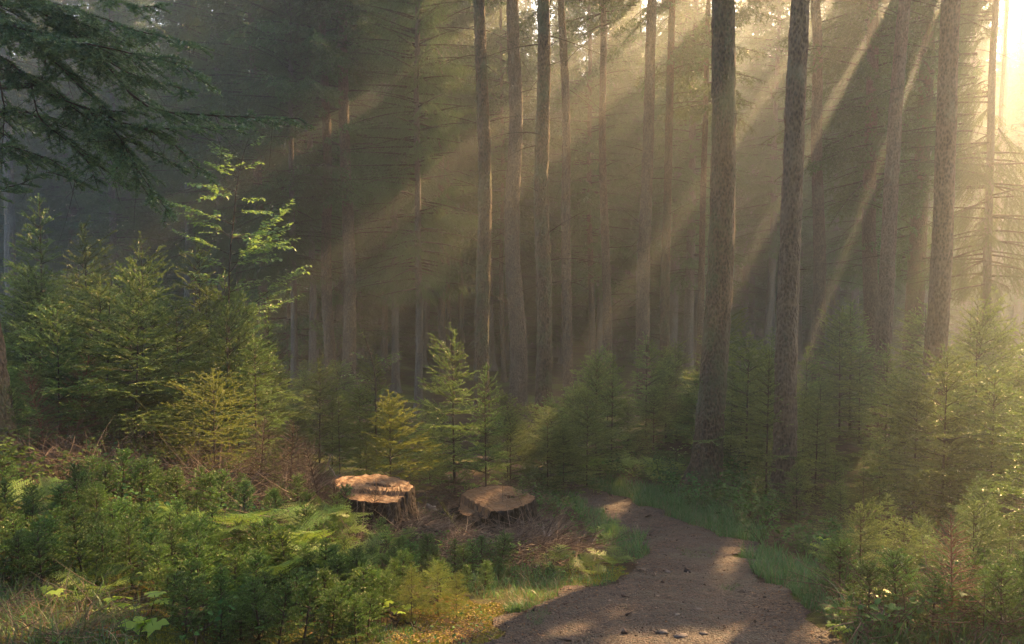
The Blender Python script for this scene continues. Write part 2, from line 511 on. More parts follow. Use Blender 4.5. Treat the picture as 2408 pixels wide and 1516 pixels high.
def grid(xs, ys, zf):
    X, Y = np.meshgrid(xs, ys, indexing='ij')
    V = np.stack([X, Y, zf(X, Y)], -1).reshape(-1, 3)
    n = len(ys)
    i, j = np.meshgrid(np.arange(len(xs) - 1), np.arange(n - 1), indexing='ij')
    p = (i * n + j).ravel()
    F = np.concatenate([np.stack([p, p + n, p + n + 1], -1), np.stack([p, p + n + 1, p + 1], -1)])
    return V, F


gx = axis_pts(-150, -8, 8, 150, .09, 1.10); gy = axis_pts(-25, 2, 20, 205, .09, 1.10)
V, F = grid(gx, gy, H)
tag(obj('ground', mesh('ground', [(V, F, 0)], [M_GROUND], True)), kind='structure')

PL = [(1130, 1530), (1190, 1480), (1240, 1440), (1290, 1405), (1440, 1375), (1490, 1340), (1520, 1295), (1490, 1255), (1440, 1225), (1390, 1200), (1350, 1170), (1310, 1140), (1265, 1112)]
PR = [(2010, 1530), (1940, 1470), (1870, 1410), (1800, 1370), (1750, 1330), (1760, 1300), (1770, 1285), (1690, 1262), (1620, 1235), (1550, 1205), (1480, 1180), (1400, 1152), (1330, 1126), (1275, 1104)]
pl = [hit(*p)[:2] for p in PL]; pr = [hit(*p)[:2] for p in PR]
nearL = pl[0] + (pl[0] - pl[1]) * 0 + np.array([-.15, -3.2]); nearR = pr[0] + np.array([.0, -3.2])
POLY = np.array([nearL] + pl + [pl[-1] + np.array([-3.0, 2.2]), pl[-1] + np.array([-3.0, 3.6])] + pr[::-1] + [nearR])


def inpoly(x, y, P=None):
    P = POLY if P is None else P
    c = np.zeros(np.shape(x), bool)
    n = len(P)
    for i in range(n):
        x0, y0 = P[i]; x1, y1 = P[(i + 1) % n]
        if y0 == y1: continue
        cr = ((y0 > y) != (y1 > y)) & (x < (x1 - x0) * (y - y0) / (y1 - y0) + x0)
        c ^= cr
    return c


def onpath(x, y, wob=.12):
    return inpoly(x + wob * snoise(x, y, .7, 21), y + wob * snoise(x, y, .7, 22))


V, F = grid(np.arange(-4, 5, .045), np.arange(.3, 20, .045), lambda X, Y: H(X, Y) + .016 + .006 * snoise(X, Y, .28, 71) + .004 * snoise(X, Y, .12, 72) - .02 * np.exp(-((X - np.interp(Y, _cy, _cx) + .45) / .18) ** 2) * 0)
c = V[F].mean(1)
k = onpath(c[:, 0], c[:, 1])
F = F[k]
used, inv = np.unique(F, return_inverse=True)
tag(obj('path', mesh('path', [(V[used], inv.reshape(-1, 3), 0)], [M_PATH], True)), kind='structure')


def scatter(n, xr, yr, rng, inside=None, pw=1.0):
    x = rng.uniform(*xr, n); y = yr[0] + (yr[1] - yr[0]) * rng.uniform(0, 1, n) ** pw
    ok = np.abs(x) < y * 1.0 + 1.5
    if inside is not None: ok &= inside(x, y)
    x, y = x[ok], y[ok]
    return np.stack([x, y, H(x, y)], 1)


# chips and small stones lying on the path
rng = np.random.default_rng(31)
P = scatter(52000, (-4, 5), (2.6, 14), rng, onpath, 1.5)
n = len(P)
sz = rng.uniform(.004, .011, n) * np.where(rng.uniform(0, 1, n) > .985, rng.uniform(2, 4.5, n), 1)
off = nz(rng.normal(0, 1, (n, 4, 3)) * [1, 1, .45]) * sz[:, None, None] * rng.uniform(.6, 1.5, (n, 4, 1))
P[:, 2] += .014 + sz * .15
V = (P[:, None] + off).reshape(-1, 3)
F = (np.arange(n)[:, None, None] * 4 + np.array([(0, 1, 2), (0, 2, 3), (0, 3, 1), (1, 3, 2)])[None]).reshape(-1, 3)
tag(obj('path_chips', mesh('path_chips', [(V, F, 0, np.repeat(rng.uniform(0, 1, n) ** 1.4, 4))], [M_STONE])),
    'brown wood chips and grit strewn over the forest path', 'chips', kind='stuff')


# ------------------------------------------------------------------ spruces
def conifer(Ht, Rr, seed, wsp=.22, nb=7, ns=.10, nsp=.0135, nl=.026, nw=.0105, base=.08, e_top=.85, e_bot=.05, g=-.05, sub=True, m=4, power=.68, bare=0.0, lf=.72):
    rng = np.random.default_rng(seed)
    S, D, L, G, vr = [], [], [], [], []
    z = Ht * base
    lean = rng.normal(0, .012, 2)
    ab = rng.uniform(0, 6.28)
    while z < Ht * .985:
        f = (Ht - z) / Ht
        k = nb if f > .12 else 4
        a0 = rng.uniform(0, 6.28)
        for q in range(k + rng.integers(-1, 2)):
            a = a0 + 6.28 * q / k + rng.normal(0, .25)
            el = e_bot + (e_top - e_bot) * (1 - f) ** 1.6 + rng.normal(0, .09)
            l = Rr * f ** power * rng.uniform(.72, 1.12) + .03
            if z < Ht * (base + .12): l *= rng.uniform(.4, .9)
            if Ht > 1:
                l *= 1 + .28 * math.cos(a - ab + z)
                if rng.uniform() < .14: continue
                if rng.uniform() < .07: l *= 1.35
            S.append((0, 0, z + rng.uniform(-.3, .3) * wsp * .5)); D.append((math.cos(a) * math.cos(el), math.sin(a) * math.cos(el), math.sin(el)))
            L.append(l); G.append((0, 0, g * rng.uniform(.3, 1.6) * (1 if f > .3 else 0) / max(l, .3))); vr.append(.15)
        z += wsp * (.55 + .75 * f) * rng.uniform(.8, 1.2)
    br = Sh(np.array(S), np.array(D), np.array(L), np.array(G), var=np.array(vr))
    s1 = side(br, ns, .12 + bare, .82, lf, rng, .03, droop=.06, g=-.04)
    sets = [(Sh(br.S, br.D, br.L, br.G, br.N, np.full(len(br.L), .2))), s1]
    if sub:
        s2 = side(s1.sel(s1.L > .14), ns * .75, .25, .8, .5, rng, .03, droop=.05)
        sets.append(s2)
    top = Sh([(0, 0, Ht * .9)], [(0, 0, 1.0)], Ht * .1, N=(1, 0, 0), var=.8)
    sets.append(top)
    ne = []
    for q, s in enumerate(sets):
        if q == 0:
            # bare near the trunk
            s = Sh(s.S + s.D * s.L[:, None] * (.2 + bare) + s.G * ((s.L * (.2 + bare)) ** 2)[:, None], s.D + 2 * s.G * (s.L * (.2 + bare))[:, None], s.L * (.8 - bare), s.G, s.N, s.var)
        full = (0, 6.28) if q == 3 or q == len(sets) - 1 else (-.5, 3.64)
        ne.append(needles(s, nsp, nl, nw, m, rng, lo=full[0], hi=full[1]))
    zz = np.linspace(-.25, Ht * .99, 12)
    r0 = .0065 * Ht + .004
    tr = tubes(np.stack([zz * lean[0], zz * lean[1], zz], 1)[None], (r0 * (1 - np.clip(zz, 0, 9e9) / Ht) + .002)[None], 7)
    w = [(tr[0], tr[1], 0)]
    v, f_ = br.tubes(r0 * .38 * (br.L / Rr) ** .7 + .001, .001, 5, 4); w.append((v, f_, 0))
    s1b = s1.sel(s1.L > .08)
    v, f_ = s1b.tubes(.0016, .0007, 3, 3); w.append((v, f_, 0))
    crown = [(a, b, 0, c) for a, b, c in ne]
    return w, crown


def ntri(parts): return sum(len(p[1]) for p in parts)


YS = []      # young spruce prototypes: (trunk mesh, crown mesh dict by material)
specs = [(3.0, 1.15, 11, {}), (3.0, .85, 12, {}), (3.0, 1.3, 13, dict(e_bot=-.05, g=-.08, power=.6)), (2.6, 1.25, 14, dict(e_bot=.15, e_top=1.0, power=.55)),
         (3.0, 1.0, 15, dict(bare=.1, base=.2)), (2.2, 1.2, 16, dict(power=.5, e_bot=.1))]
for Ht, Rr, sd, kw in specs:
    w, c = conifer(Ht, Rr, sd, **kw)
    YS.append((Ht, Rr, mesh('young_spruce_trunk', w, [M_TWIG], True), mesh('young_spruce_crown', c, [M_YOUNG]), mesh('sunlit_tint_spruce_crown', c, [M_SUNLIT])))


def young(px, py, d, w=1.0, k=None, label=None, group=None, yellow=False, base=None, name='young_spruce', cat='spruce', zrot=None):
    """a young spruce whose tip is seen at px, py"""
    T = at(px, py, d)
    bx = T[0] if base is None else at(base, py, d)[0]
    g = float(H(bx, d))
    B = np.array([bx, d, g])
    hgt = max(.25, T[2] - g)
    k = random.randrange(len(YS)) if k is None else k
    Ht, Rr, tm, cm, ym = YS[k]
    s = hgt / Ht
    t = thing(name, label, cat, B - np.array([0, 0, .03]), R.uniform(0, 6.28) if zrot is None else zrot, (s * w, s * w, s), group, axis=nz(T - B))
    obj('trunk', tm, t); obj('crown', ym if yellow else cm, t)  # yellow picks the crown with sunlight painted in
    return t


random.seed(5)
YL = [
 (90, 450, 13, 1.0, 1, 'young spruce with a tall thin leader at the far left under the dark fir branch', 0),
 (192, 520, 12.5, .9, 0, 'young spruce with a pointed tip in front of the two slim pale trunks', 0),
 (325, 558, 11, .9, 0, 'young spruce whose topmost shoots catch yellow light in the left thicket', 0),
 (235, 640, 10, 1.15, 2, 'broad young spruce with a black bare lower stem in the left thicket', 0),
 (306, 690, 9.4, 1.15, 2, 'nearest tall young spruce of the left thicket, straight dark stem and drooping lower boughs', 0),
 (462, 545, 13, .9, 1, 'dark shaded young spruce just left of the beech sapling', 0),
 (597, 770, 10, 1.0, 0, 'grey-green young spruce below the lowest beech twigs', 0),
 (627, 730, 12, .9, 1, 'slim young spruce peeping up behind the grey-green one below the beech', 0),
 (797, 915, 11, .9, 4, 'small spruce with open whorls left of the yellow-lit sapling', 0),
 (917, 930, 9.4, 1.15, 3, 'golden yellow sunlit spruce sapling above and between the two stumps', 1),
 (884, 828, 13, .95, 0, 'spruce sapling mixed with beech sprigs behind the golden sapling', 0),
 (1068, 768, 10.6, 1.0, 0, 'tall spruce sapling with a star-like leader standing before the three centre trunks', 0),
 (1143, 848, 9.9, .85, 1, 'slender spruce sapling directly behind the right stump', 0),
 (1297, 920, 15, 1.0, 0, 'spruce sapling at the foot of the centre trunk near the path bend', 0),
 (1337, 975, 14.5, 1.0, 3, 'low spruce sapling right of the centre trunk at the path bend', 0),
 (1520, 786, 17, 1.05, 0, 'tall bushy spruce sapling hiding the foot of a leaning trunk past the bend', 0),
 (1476, 950, 15.5, 1.15, 3, 'low bushy spruce sapling at the left edge of the thicket past the bend', 0),
 (1594, 800, 18, 1.0, 2, 'spruce sapling left of the thick foreground trunk', 0),
 (1727, 870, 17, 1.0, 0, 'spruce sapling standing just right of the thick foreground trunk', 0),
 (1816, 765, 20, 1.0, 1, 'narrow spruce sapling left of the second foreground trunk', 0),
 (1981, 715, 17, 1.05, 0, 'tallest young spruce of the right thicket, with a pointed crown', 0),
 (1900, 808, 16, .9, 1, 'young spruce just right of the second foreground trunk, tip level with the bushy one', 0),
 (1890, 905, 13.5, 1.0, 0, 'mid-height spruce in front of the tallest one in the right thicket', 0),
 (1943, 985, 12, .9, 4, 'sparse spruce sapling with long bare leader in the right thicket', 0),
 (2095, 840, 18, .9, 1, 'dim young spruce behind the trunk that leans right', 0),
 (2130, 965, 12.5, 1.0, 0, 'spruce sapling between the two rear trunks on the right', 0),
 (2305, 770, 16, 1.0, 1, 'hazy sunlit young spruce right of the rightmost trunk', 0),
 (2322, 735, 18, .9, 0, 'tall pale young spruce deep in the sunlit mist', 0),
 (2395, 860, 15, 1.0, 0, 'misty young spruce touching the right edge of the view', 0),
 (2287, 960, 11, 1.0, 0, 'bright young spruce below the sunlit mist, right of the rightmost trunk', 0),
 (2338, 985, 10, .8, 4, 'slim sunlit spruce with a long bare tip near the right edge', 0),
 (2072, 1018, 11.5, 1.0, 0, 'green spruce sapling left of the rightmost trunk foot', 0),
 (2033, 1040, 11, .8, 1, 'thin spruce sapling in the middle of the right thicket', 0),
 (1967, 1068, 10, .9, 1, 'slim dark spruce sapling behind the fan-like one by the path', 0),
 (1875, 1090, 10.3, 1.15, 3, 'fan-like dark spruce sapling hiding the foot of the second foreground trunk', 0),
 (2236, 1095, 9.6, .95, 0, 'spruce sapling in front of the rightmost trunk foot', 0),
 (2256, 1180, 8.3, .95, 0, 'small spruce below the rightmost trunk', 0),
 (2181, 1214, 6.9, 1.15, 3, 'sunlit yellow-green spruce sapling right of the leaning one', 0),
 (2376, 1205, 7.3, 1.1, 0, 'sunlit spruce sapling with bright new shoots by the right edge', 0),
 (2412, 1320, 5.2, 1.3, 5, 'bushy bright spruce filling the bottom right corner', 0),
 (645, 1035, 8.6, 1.0, 4, 'small thin spruce with bare dead twigs low down, left of the left stump', 0),
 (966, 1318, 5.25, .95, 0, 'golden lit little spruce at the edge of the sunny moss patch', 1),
 (1029, 1322, 5.5, 1.1, 5, 'bushy yellow-lit little spruce beside the sunny moss patch', 1),
 (1073, 1345, 5.4, 1.0, 3, 'rightmost yellow-lit little spruce beside the sunny moss patch', 1),
 (921, 1305, 5.6, .9, 1, 'upright green little spruce left of the golden ones', 0),
 (60, 640, 10.5, 1.0, 0, 'dense young spruce beside the thick trunk on the left edge', 0),
 (130, 720, 9.3, 1.1, 3, 'low wide young spruce in the left thicket before the edge trunk', 0),
 (420, 700, 10.4, 1.1, 2, 'leafy young spruce between the black-stemmed one and the beech', 0),
 (500, 880, 8.9, 1.25, 5, 'drooping golden-lit green spruce boughs in front of the left thicket', 1),
 (20, 900, 8.2, 1.1, 3, 'low spruce with brown-tinged twigs at the left edge', 0),
 (540, 905, 10.2, 1.0, 0, 'small shaded spruce under the grey-green one', 0),
 (700, 960, 11.5, 1.1, 3, 'blue-green low spruce left of the open-whorled one', 0),
 (860, 1010, 10.8, 1.1, 3, 'shaded bushy sapling behind the left stump', 0),
 (1010, 985, 11.5, 1.0, 0, 'shaded sapling between the two stumps', 0),
 (1200, 965, 12.5, 1.1, 3, 'low dark sapling behind the right stump', 0),
 (1230, 1110, 9.0, .9, 4, 'thin little sapling on the bank between right stump and path', 0),
]
for px, py, d, w, k, lab, yl in YL:
    young(px, py, d, w, k, lab, None, bool(yl))
# the leaning one by the path
young(2088, 1150, 7.0, 1.0, 4, 'dark spruce sapling leaning right beside the grassy path edge', base=2052)


def fill(n, xr, tipf, dr, lab, grp, seed, ks, w=(.9, 1.25)):
    r = np.random.default_rng(seed)
    for q in range(n):
        d = r.uniform(*dr); px = r.uniform(*xr)
        g = H((px - 1204) / FP * d, d)
        if onpath(np.array([(px - 1204) / FP * d]), np.array([d]), 0)[0]: continue
        hh = r.uniform(*tipf)
        P = np.array([(px - 1204) / FP * d, d, float(g) + hh])
        k = ks[r.integers(len(ks))]
        Ht = YS[k][0]; s = hh / Ht; ww = r.uniform(*w)
        t = thing('young_spruce', lab, 'spruce', (P[0], P[1], g - .03), r.uniform(0, 6.28), (s * ww, s * ww, s), grp)
        obj('trunk', YS[k][2], t); obj('crown', YS[k][3], t)


fill(18, (1690, 2410), (1.2, 2.4), (9.5, 16), 'young spruce in the dense green thicket right of the path', 'young spruces of the right thicket', 41, [0, 1, 3, 5])
fill(10, (1690, 2410), (1.8, 3.4), (15, 21), 'dim young spruce deep in the thicket right of the path', 'far young spruces of the right thicket', 42, [0, 1, 2])
fill(28, (-40, 560), (1.2, 2.8), (9.5, 15), 'young spruce in the crowded thicket on the left bank', 'young spruces of the left thicket', 43, [0, 1, 2, 3])
fill(26, (560, 1400), (.7, 1.7), (11.5, 19), 'low young spruce in the shaded belt behind the stumps', 'low young spruces behind the stumps', 44, [0, 1, 3, 5])
fill(12, (1400, 1720), (.9, 2.2), (14.5, 20), 'shaded young spruce between path bend and thick foreground trunk', 'young spruces past the path bend', 45, [0, 1, 3])
fill(16, (2200, 2500), (1.3, 2.8), (9, 20), 'young spruce glowing golden-green in the backlight at the right edge', 'backlit young spruces at the right edge', 48, [0, 1, 3, 5])
fill(6, (1950, 2440), (.5, 1.0), (6.0, 9), 'low sunlit young spruce in the lower right corner thicket', 'low sunlit spruces at lower right', 46, [0, 3, 5])

fill(16, (2440, 3200), (1.0, 2.6), (6, 16), 'young spruce glowing golden-green in the backlight at the right edge', 'backlit young spruces at the right edge', 49, [0, 1, 3, 5])
fill(16, (-800, -60), (1.0, 2.6), (7, 15), 'young spruce in the crowded thicket on the left bank', 'young spruces of the left thicket', 50, [0, 1, 2, 3])
# seedlings: a carpet of knee-high spruces
SD = []
for q in range(5):
    w, c = conifer(.5, .17 + .03 * (q % 3), 60 + q, wsp=.062, nb=5, ns=.034, nsp=.010, nl=.0165, nw=.0065, base=.12, e_top=1.0, e_bot=.35, g=.1, sub=False, m=4, power=.45, lf=.6)
    SD.append(mesh('spruce_seedling', [(a[0], a[1], 0) for a in w] + [(a[0], a[1], 1, a[3]) for a in c], [M_TWIG, M_SEED]))


def seedpoly(pts, n, seed, lab, grp, sc=(.45, .95), names='spruce_seedling', mats=None):
    r = np.random.default_rng(seed)
    P = np.array(pts, float); k = 0; tries = 0; got = []
    while k < n and tries < 20000:
        tries += 1
        px = r.uniform(P[:, 0].min(), P[:, 0].max()); py = r.uniform(P[:, 1].min(), P[:, 1].max())
        if not inpoly(np.array([px]), np.array([py]), P)[0]: continue
        h = hit(px, py)
        if got and np.min(np.hypot(*(np.array(got) - h[:2]).T)) < .085 + .006 * h[1]: continue
        if onpath(h[:1], h[1:2])[0]: continue
        got.append(h[:2]); k += 1
        o = obj(names, SD[r.integers(len(SD))])
        s = r.uniform(*sc)
        o.location = (h[0], h[1], h[2] - .01); o.rotation_euler = (r.normal(0, .08), r.normal(0, .08), r.uniform(0, 6.28)); o.scale = (s * 1.15, s * 1.15, s)
        tag(o, lab, 'spruce seedling', grp)


seedpoly([(-60, 1260), (200, 1230), (520, 1290), (760, 1340), (880, 1400), (860, 1530), (430, 1540), (380, 1440), (230, 1390), (-60, 1400)], 105, 71,
         'knee-high green spruce seedling in the dense carpet on the lower left slope', 'spruce seedlings carpeting the lower left slope', (.45, .8))
seedpoly([(760, 1360), (900, 1290), (1150, 1310), (1220, 1370), (1130, 1400), (1060, 1410), (900, 1450), (860, 1530), (780, 1530)], 45, 72,
         'green spruce seedling between the ferns and the sunny moss patch', 'spruce seedlings beside the sunny moss patch', (.35, .65))
seedpoly([(560, 1200), (760, 1180), (840, 1260), (800, 1330), (560, 1260)], 18, 73,
         'spruce seedling among the ferns in front of the left stump', 'spruce seedlings among the ferns', (.5, .9))
seedpoly([(-40, 1180), (450, 1180), (560, 1240), (200, 1240), (-40, 1260)], 22, 74,
         'spruce seedling in the shady brush at the top of the left slope', 'spruce seedlings in the upper brush', (.5, .95))
seedpoly([(1940, 1400), (2440, 1360), (2440, 1530), (2060, 1530)], 24, 75,
         'sunlit spruce seedling on the verge at lower right', 'sunlit spruce seedlings at lower right', (.6, 1.1))


# ------------------------------------------------------------------ big spruces
def trunkmesh(D, Ht, seed, k=22, rings=90, stubs=30, sz0=2.0, sz1=14.0, flare=.75, mat=None, slen=(.1, 1.3), zmax=None, crown0=10.0):
    rng = np.random.default_rng(seed)
    zmax = Ht if zmax is None else zmax
    z = np.concatenate([[-.8], np.linspace(-.3, 1.2, int(rings * .2)), np.linspace(1.3, zmax, int(rings * .8))])
    th = np.linspace(0, 2 * np.pi, k, endpoint=False)
    Z, TH = np.meshgrid(z, th, indexing='ij')
    r = D / 2 * (1 - .045 * np.clip(Z - 1, 0, 99) ** 1.0 * (22 / Ht) ** .5 * .85)
    r = np.maximum(r, .012)
    lob = 1 + .35 * np.cos(TH * 5 + rng.uniform(0, 6)) + .25 * np.cos(TH * 3 + rng.uniform(0, 6))
    r = r * (1 + flare * np.exp(-np.clip(Z, -.2, 99) / .28) * lob)
    r = r * (1 + .04 * snoise(TH * D / 2 * 2, Z, .5, seed) + .035 * snoise(TH * 3, Z * 9, .9, seed + 1))
    r = r + rng.normal(0, .006, r.shape)
    cx = .05 * D * snoise(z * 0, z, 9, seed + 2) * 4; cy = .05 * D * snoise(z * 0, z, 8, seed + 3) * 4
    V = np.stack([r * np.cos(TH) + cx[:, None], r * np.sin(TH) + cy[:, None], Z], -1).reshape(-1, 3)
    i, j = np.meshgrid(np.arange(len(z) - 1), np.arange(k), indexing='ij')
    p0 = (i * k + j).ravel(); p1 = (i * k + (j + 1) % k).ravel()
    F = np.concatenate([np.stack([p0, p1, p1 + k], -1), np.stack([p0, p1 + k, p0 + k], -1)])
    parts = [(V, F, 0)]
    if stubs:
        zs = sz0 + (sz1 - sz0) * rng.uniform(0, 1, stubs) ** .8
        a = rng.uniform(0, 6.28, stubs); el = rng.normal(.12, .25, stubs)
        L = slen[0] + (slen[1] - slen[0]) * rng.uniform(0, 1, stubs) ** 2.0
        S = np.stack([np.cos(a) * D * .25, np.sin(a) * D * .25, zs], 1)
        Dd = np.stack([np.cos(a) * np.cos(el), np.sin(a) * np.cos(el), np.sin(el)], 1)
        G = np.zeros((stubs, 3)); G[:, 2] = rng.uniform(-.35, .1, stubs) / np.maximum(L, .3)
        sh = Sh(S, Dd, L + D * .25, G)
        v, f = sh.tubes(.006 + .006 * L, .0025, 6, 4); parts.append((v, f, 1))
        lg = sh.sel(L > .45)
        if len(lg.L):
            s2 = side(lg, .16, .3, .8, .35, rng, .05, droop=.1)
            v, f = s2.tubes(.003, .0012, 3, 3); parts.append((v, f, 1))
    return mesh('spruce_trunk', parts, [mat or M_BARK, M_TWIG], True)


def bigcrown(z0, Ht, Rr, seed, wsp=.55, nb=6, ns=.13, nsp=.055, nl=.075, nw=.018, m=4, droop=.55, el0=.15):
    rng = np.random.default_rng(seed)
    S, D, L, G = [], [], [], []
    z = z0
    while z < Ht - .2:
        f = (Ht - z) / (Ht - z0)
        a0 = rng.uniform(0, 6.28)
        for q in range(nb + rng.integers(-1, 2)):
            a = a0 + 6.28 * q / nb + rng.normal(0, .3)
            el = el0 * (1 - f) * 4 - .1 + rng.normal(0, .1)
            l = Rr * min(1, f ** .7 * 1.15) * rng.uniform(.6, 1.15) + .2
            if f > .85: l *= rng.uniform(.5, 1.1)
            S.append((0, 0, z + rng.uniform(-.2, .2))); D.append((math.cos(a) * math.cos(el), math.sin(a) * math.cos(el), math.sin(el)))
            L.append(l); G.append((0, 0, rng.uniform(-.09, .0) * (.3 + f)))
        z += wsp * rng.uniform(.75, 1.25) * (.6 + .5 * f)
    br = Sh(np.array(S), np.array(D), np.array(L), np.array(G), var=.2)
    s1 = side(br, ns, .15, .85, .38, rng, .12, droop=droop, g=-.12, jit=.22, lmax=1.3)
    s2 = side(s1.sel(s1.L > .25), ns * .9, .15, .7, .5, rng, .06, droop=droop * 1.1, jit=.3, lmax=.6)
    ne = [needles(s, nsp, nl, nw, m, rng, a=.7, lo=0, hi=6.28) for s in (s1, s2)]
    o = Sh(br.S + br.D * br.L[:, None] * .35 + br.G * ((br.L * .35) ** 2)[:, None], br.D + 2 * br.G * (br.L * .35)[:, None], br.L * .65, br.G, br.N, .3)
    ne.append(needles(o, nsp, nl, nw, m, rng, a=.8))
    v, f = br.tubes(.03, .006, 5, 4)
    v2, f2 = s1.tubes(.005, .002, 2, 3)
    NV = np.concatenate([a for a, b, c in ne]); NC = np.concatenate([c for a, b, c in ne])
    return dict(w=[(v, f), (v2, f2)], NV=NV.reshape(-1, 3, 3), NC=NC.reshape(-1, 3), z0=z0, Ht=Ht)


def crownmesh(c, M=None, wedges=True):
    w = [(a, b, 1) for a, b in c['w']]
    NV, NC = c['NV'], c['NC']
    if M is not None:
        P = NV.mean(1)
        Wd = P @ np.array(M.to_3x3()).T + np.array(M.translation)
        k = ~in_hole(Wd, 0, wedges)
        NV, NC = NV[k], NC[k]
        w2 = []
        for (a, b, q) in w:
            ctr = a[b].mean(1) @ np.array(M.to_3x3()).T + np.array(M.translation)
            w2.append((a, b[~in_hole(ctr, 0, wedges)], q))
        w = w2
    V = NV.reshape(-1, 3)
    F = np.arange(len(V)).reshape(-1, 3)
    return mesh('spruce_crown', [(V, F, 0, NC.ravel())] + w, [M_NEED, M_TWIG])


CR = {'high': [bigcrown(10.5, 27, 2.5, 101, nsp=.075, nl=.12, nw=.042, m=3), bigcrown(9, 25, 2.7, 102, nsp=.075, nl=.12, nw=.042, m=3), bigcrown(12, 29, 2.4, 103, nsp=.075, nl=.12, nw=.042, m=3)],
      'mid': [bigcrown(6, 25, 2.9, 104, nsp=.075, nl=.12, nw=.042, m=3), bigcrown(4.5, 23, 2.8, 105, nsp=.075, nl=.12, nw=.042, m=3)],
      'low': [bigcrown(.8, 19, 2.8, 106, wsp=.65, nsp=.10, nl=.14, nw=.042, m=3), bigcrown(1.5, 22, 3.0, 107, wsp=.65, nsp=.10, nl=.14, nw=.042, m=3)]}
CRM = {}
TRM = [trunkmesh(.36, 27, 200 + q, k=12, rings=50, stubs=20, sz0=2.5, sz1=11, slen=(.2, 1.5), mat=M_BARKF) for q in range(4)]
PLACED = []


def bigtree(P, D, axis=None, kind='high', label='', group=None, seed=0, main=False, mat=None, stubs=30, crown=True, name='mature_spruce', k=None, slen=(.1, 1.2), sz=(2.0, 12.0), hs=None):
    r = np.random.default_rng(seed + 900)
    i = r.integers(len(CR[kind])) if k is None else k
    c = CR[kind][i]
    rz = r.uniform(0, 6.28)
    s = 1.0 if main else r.uniform(.88, 1.12)
    if hs: s = hs
    t = thing(name, label, 'spruce', P, rz, (s, s, s), group, axis)
    if main:
        tm = trunkmesh(D, c['Ht'], seed, k=30, rings=220, stubs=stubs, mat=mat, slen=slen, sz0=sz[0], sz1=sz[1])
        obj('trunk', tm, t)
    else:
        o = obj('trunk', TRM[r.integers(4)], t); q = D / .36; o.scale = (q, q, 1)
    if crown:
        M = Matrix.LocRotScale(t.location, t.rotation_quaternion, t.scale)
        # does any open shaft cross this crown?
        zs = np.linspace(c['z0'], c['Ht'], 9)
        pts = np.array([(0, 0, z) for z in zs]) @ np.array(M.to_3x3()).T + np.array(M.translation)
        if in_hole(pts, 3.4 * s).any():
            o = obj('crown', crownmesh(c, M), t)
        else:
            if (kind, i) not in CRM: CRM[(kind, i)] = crownmesh(c)
            o = obj('crown', CRM[(kind, i)], t)
    PLACED.append((P[0], P[1]))
    return t


# the trunks one can tell apart: x at the top edge, x and y at the foot, width at mid height, label ...
TR = [
 (1131, 1140, 1040, 33, 'high', 'straight grey-brown spruce trunk, left one of the three close together in the centre', 1),
 (1210, 1217, 985, 38, 'high', 'reddish smoother spruce trunk, middle one of the three close together in the centre', 0),
 (1277, 1280, 1062, 36, 'high', 'mossy-edged spruce trunk, right one of the three close together in the centre', 1),
 (1322, 1340, 985, 23, 'high', 'pale thin spruce trunk just right of the centre three, further back', 0),
 (1535, 1508, 975, 30, 'high', 'spruce trunk crossed by the strongest sunbeam, its foot leaning left behind saplings', 0),
 (1577, 1562, 965, 21, 'high', 'slimmer of the two spruce trunks in the strongest sunbeam', 1),
 (1703, 1666, 1150, 60, 'high', 'thickest dark spruce trunk beside the path with mossy bark', 1),
 (1884, 1840, 1200, 48, 'high', 'second thick spruce trunk right of the path with scaly bark', 0),
 (1918, 1925, 960, 28, 'high', 'straight hazy spruce trunk right behind the second thick one', 0),
 (2056, 2050, 960, 33, 'mid', 'pale blurred spruce trunk in the mist behind the thicket', 0),
 (2128, 2064, 1035, 34, 'high', 'spruce trunk leaning right in the warm light, third from the right', 0),
 (2193, 2136, 968, 40, 'mid', 'knotty spruce trunk in the mist, second from the right', 1),
 (2239, 2190, 1112, 46, 'high', 'rightmost big spruce trunk edged by the sun glare', 0),
 (807, 822, 925, 29, 'high', 'lone slender grey spruce trunk left of the centre with thin dead branches', 0),
 (758, 778, 915, 24, 'mid', 'dim brown spruce trunk just left of the lone grey one', 0),
 (590, 622, 880, 23, 'mid', 'reddish spruce trunk behind the beech sapling', 0),
 (155, 174, 830, 30, 'mid', 'thick pale spruce trunk below the fir branch, left of a pair', 0),
 (215, 232, 840, 22, 'high', 'thin light grey spruce trunk below the fir branch, right of a pair', 1),
 (440, 458, 860, 17, 'mid', 'faint thin spruce trunk left of the beech sapling', 0),
 (1415, 1431, 950, 20, 'high', 'faint reddish-brown spruce trunk with many dead twigs, right of the pale thin one', 0),
 (1668, 1640, 950, 15, 'high', 'thin distant spruce trunk peeping out left of the thickest trunk', 0),
 (1034, 1042, 900, 16, 'high', 'distant spruce trunk, left of a touching pair left of the centre', 0),
 (1054, 1054, 895, 11, 'mid', 'distant spruce trunk, right of a touching pair left of the centre', 0),
 (1085, 1086, 885, 12, 'high', 'thin distant spruce trunk left of the three centre trunks', 1),
 (898, 906, 870, 12, 'mid', 'very thin distant spruce trunk under drooping boughs', 0),
 (676, 685, 880, 18, 'low', 'shaded spruce trunk right of the beech sapling', 0),
 (560, 566, 870, 14, 'mid', 'left of two thin distant trunks behind the beech sapling', 0),
 (578, 584, 868, 11, 'mid', 'right of two thin distant trunks behind the beech sapling', 0),
 (1385, 1393, 900, 14, 'mid', 'dark distant trunk between the pale thin and the faint reddish trunk', 0),
 (1178, 1182, 900, 10, 'mid', 'slim dark distant trunk between left and middle centre trunks', 0),
]
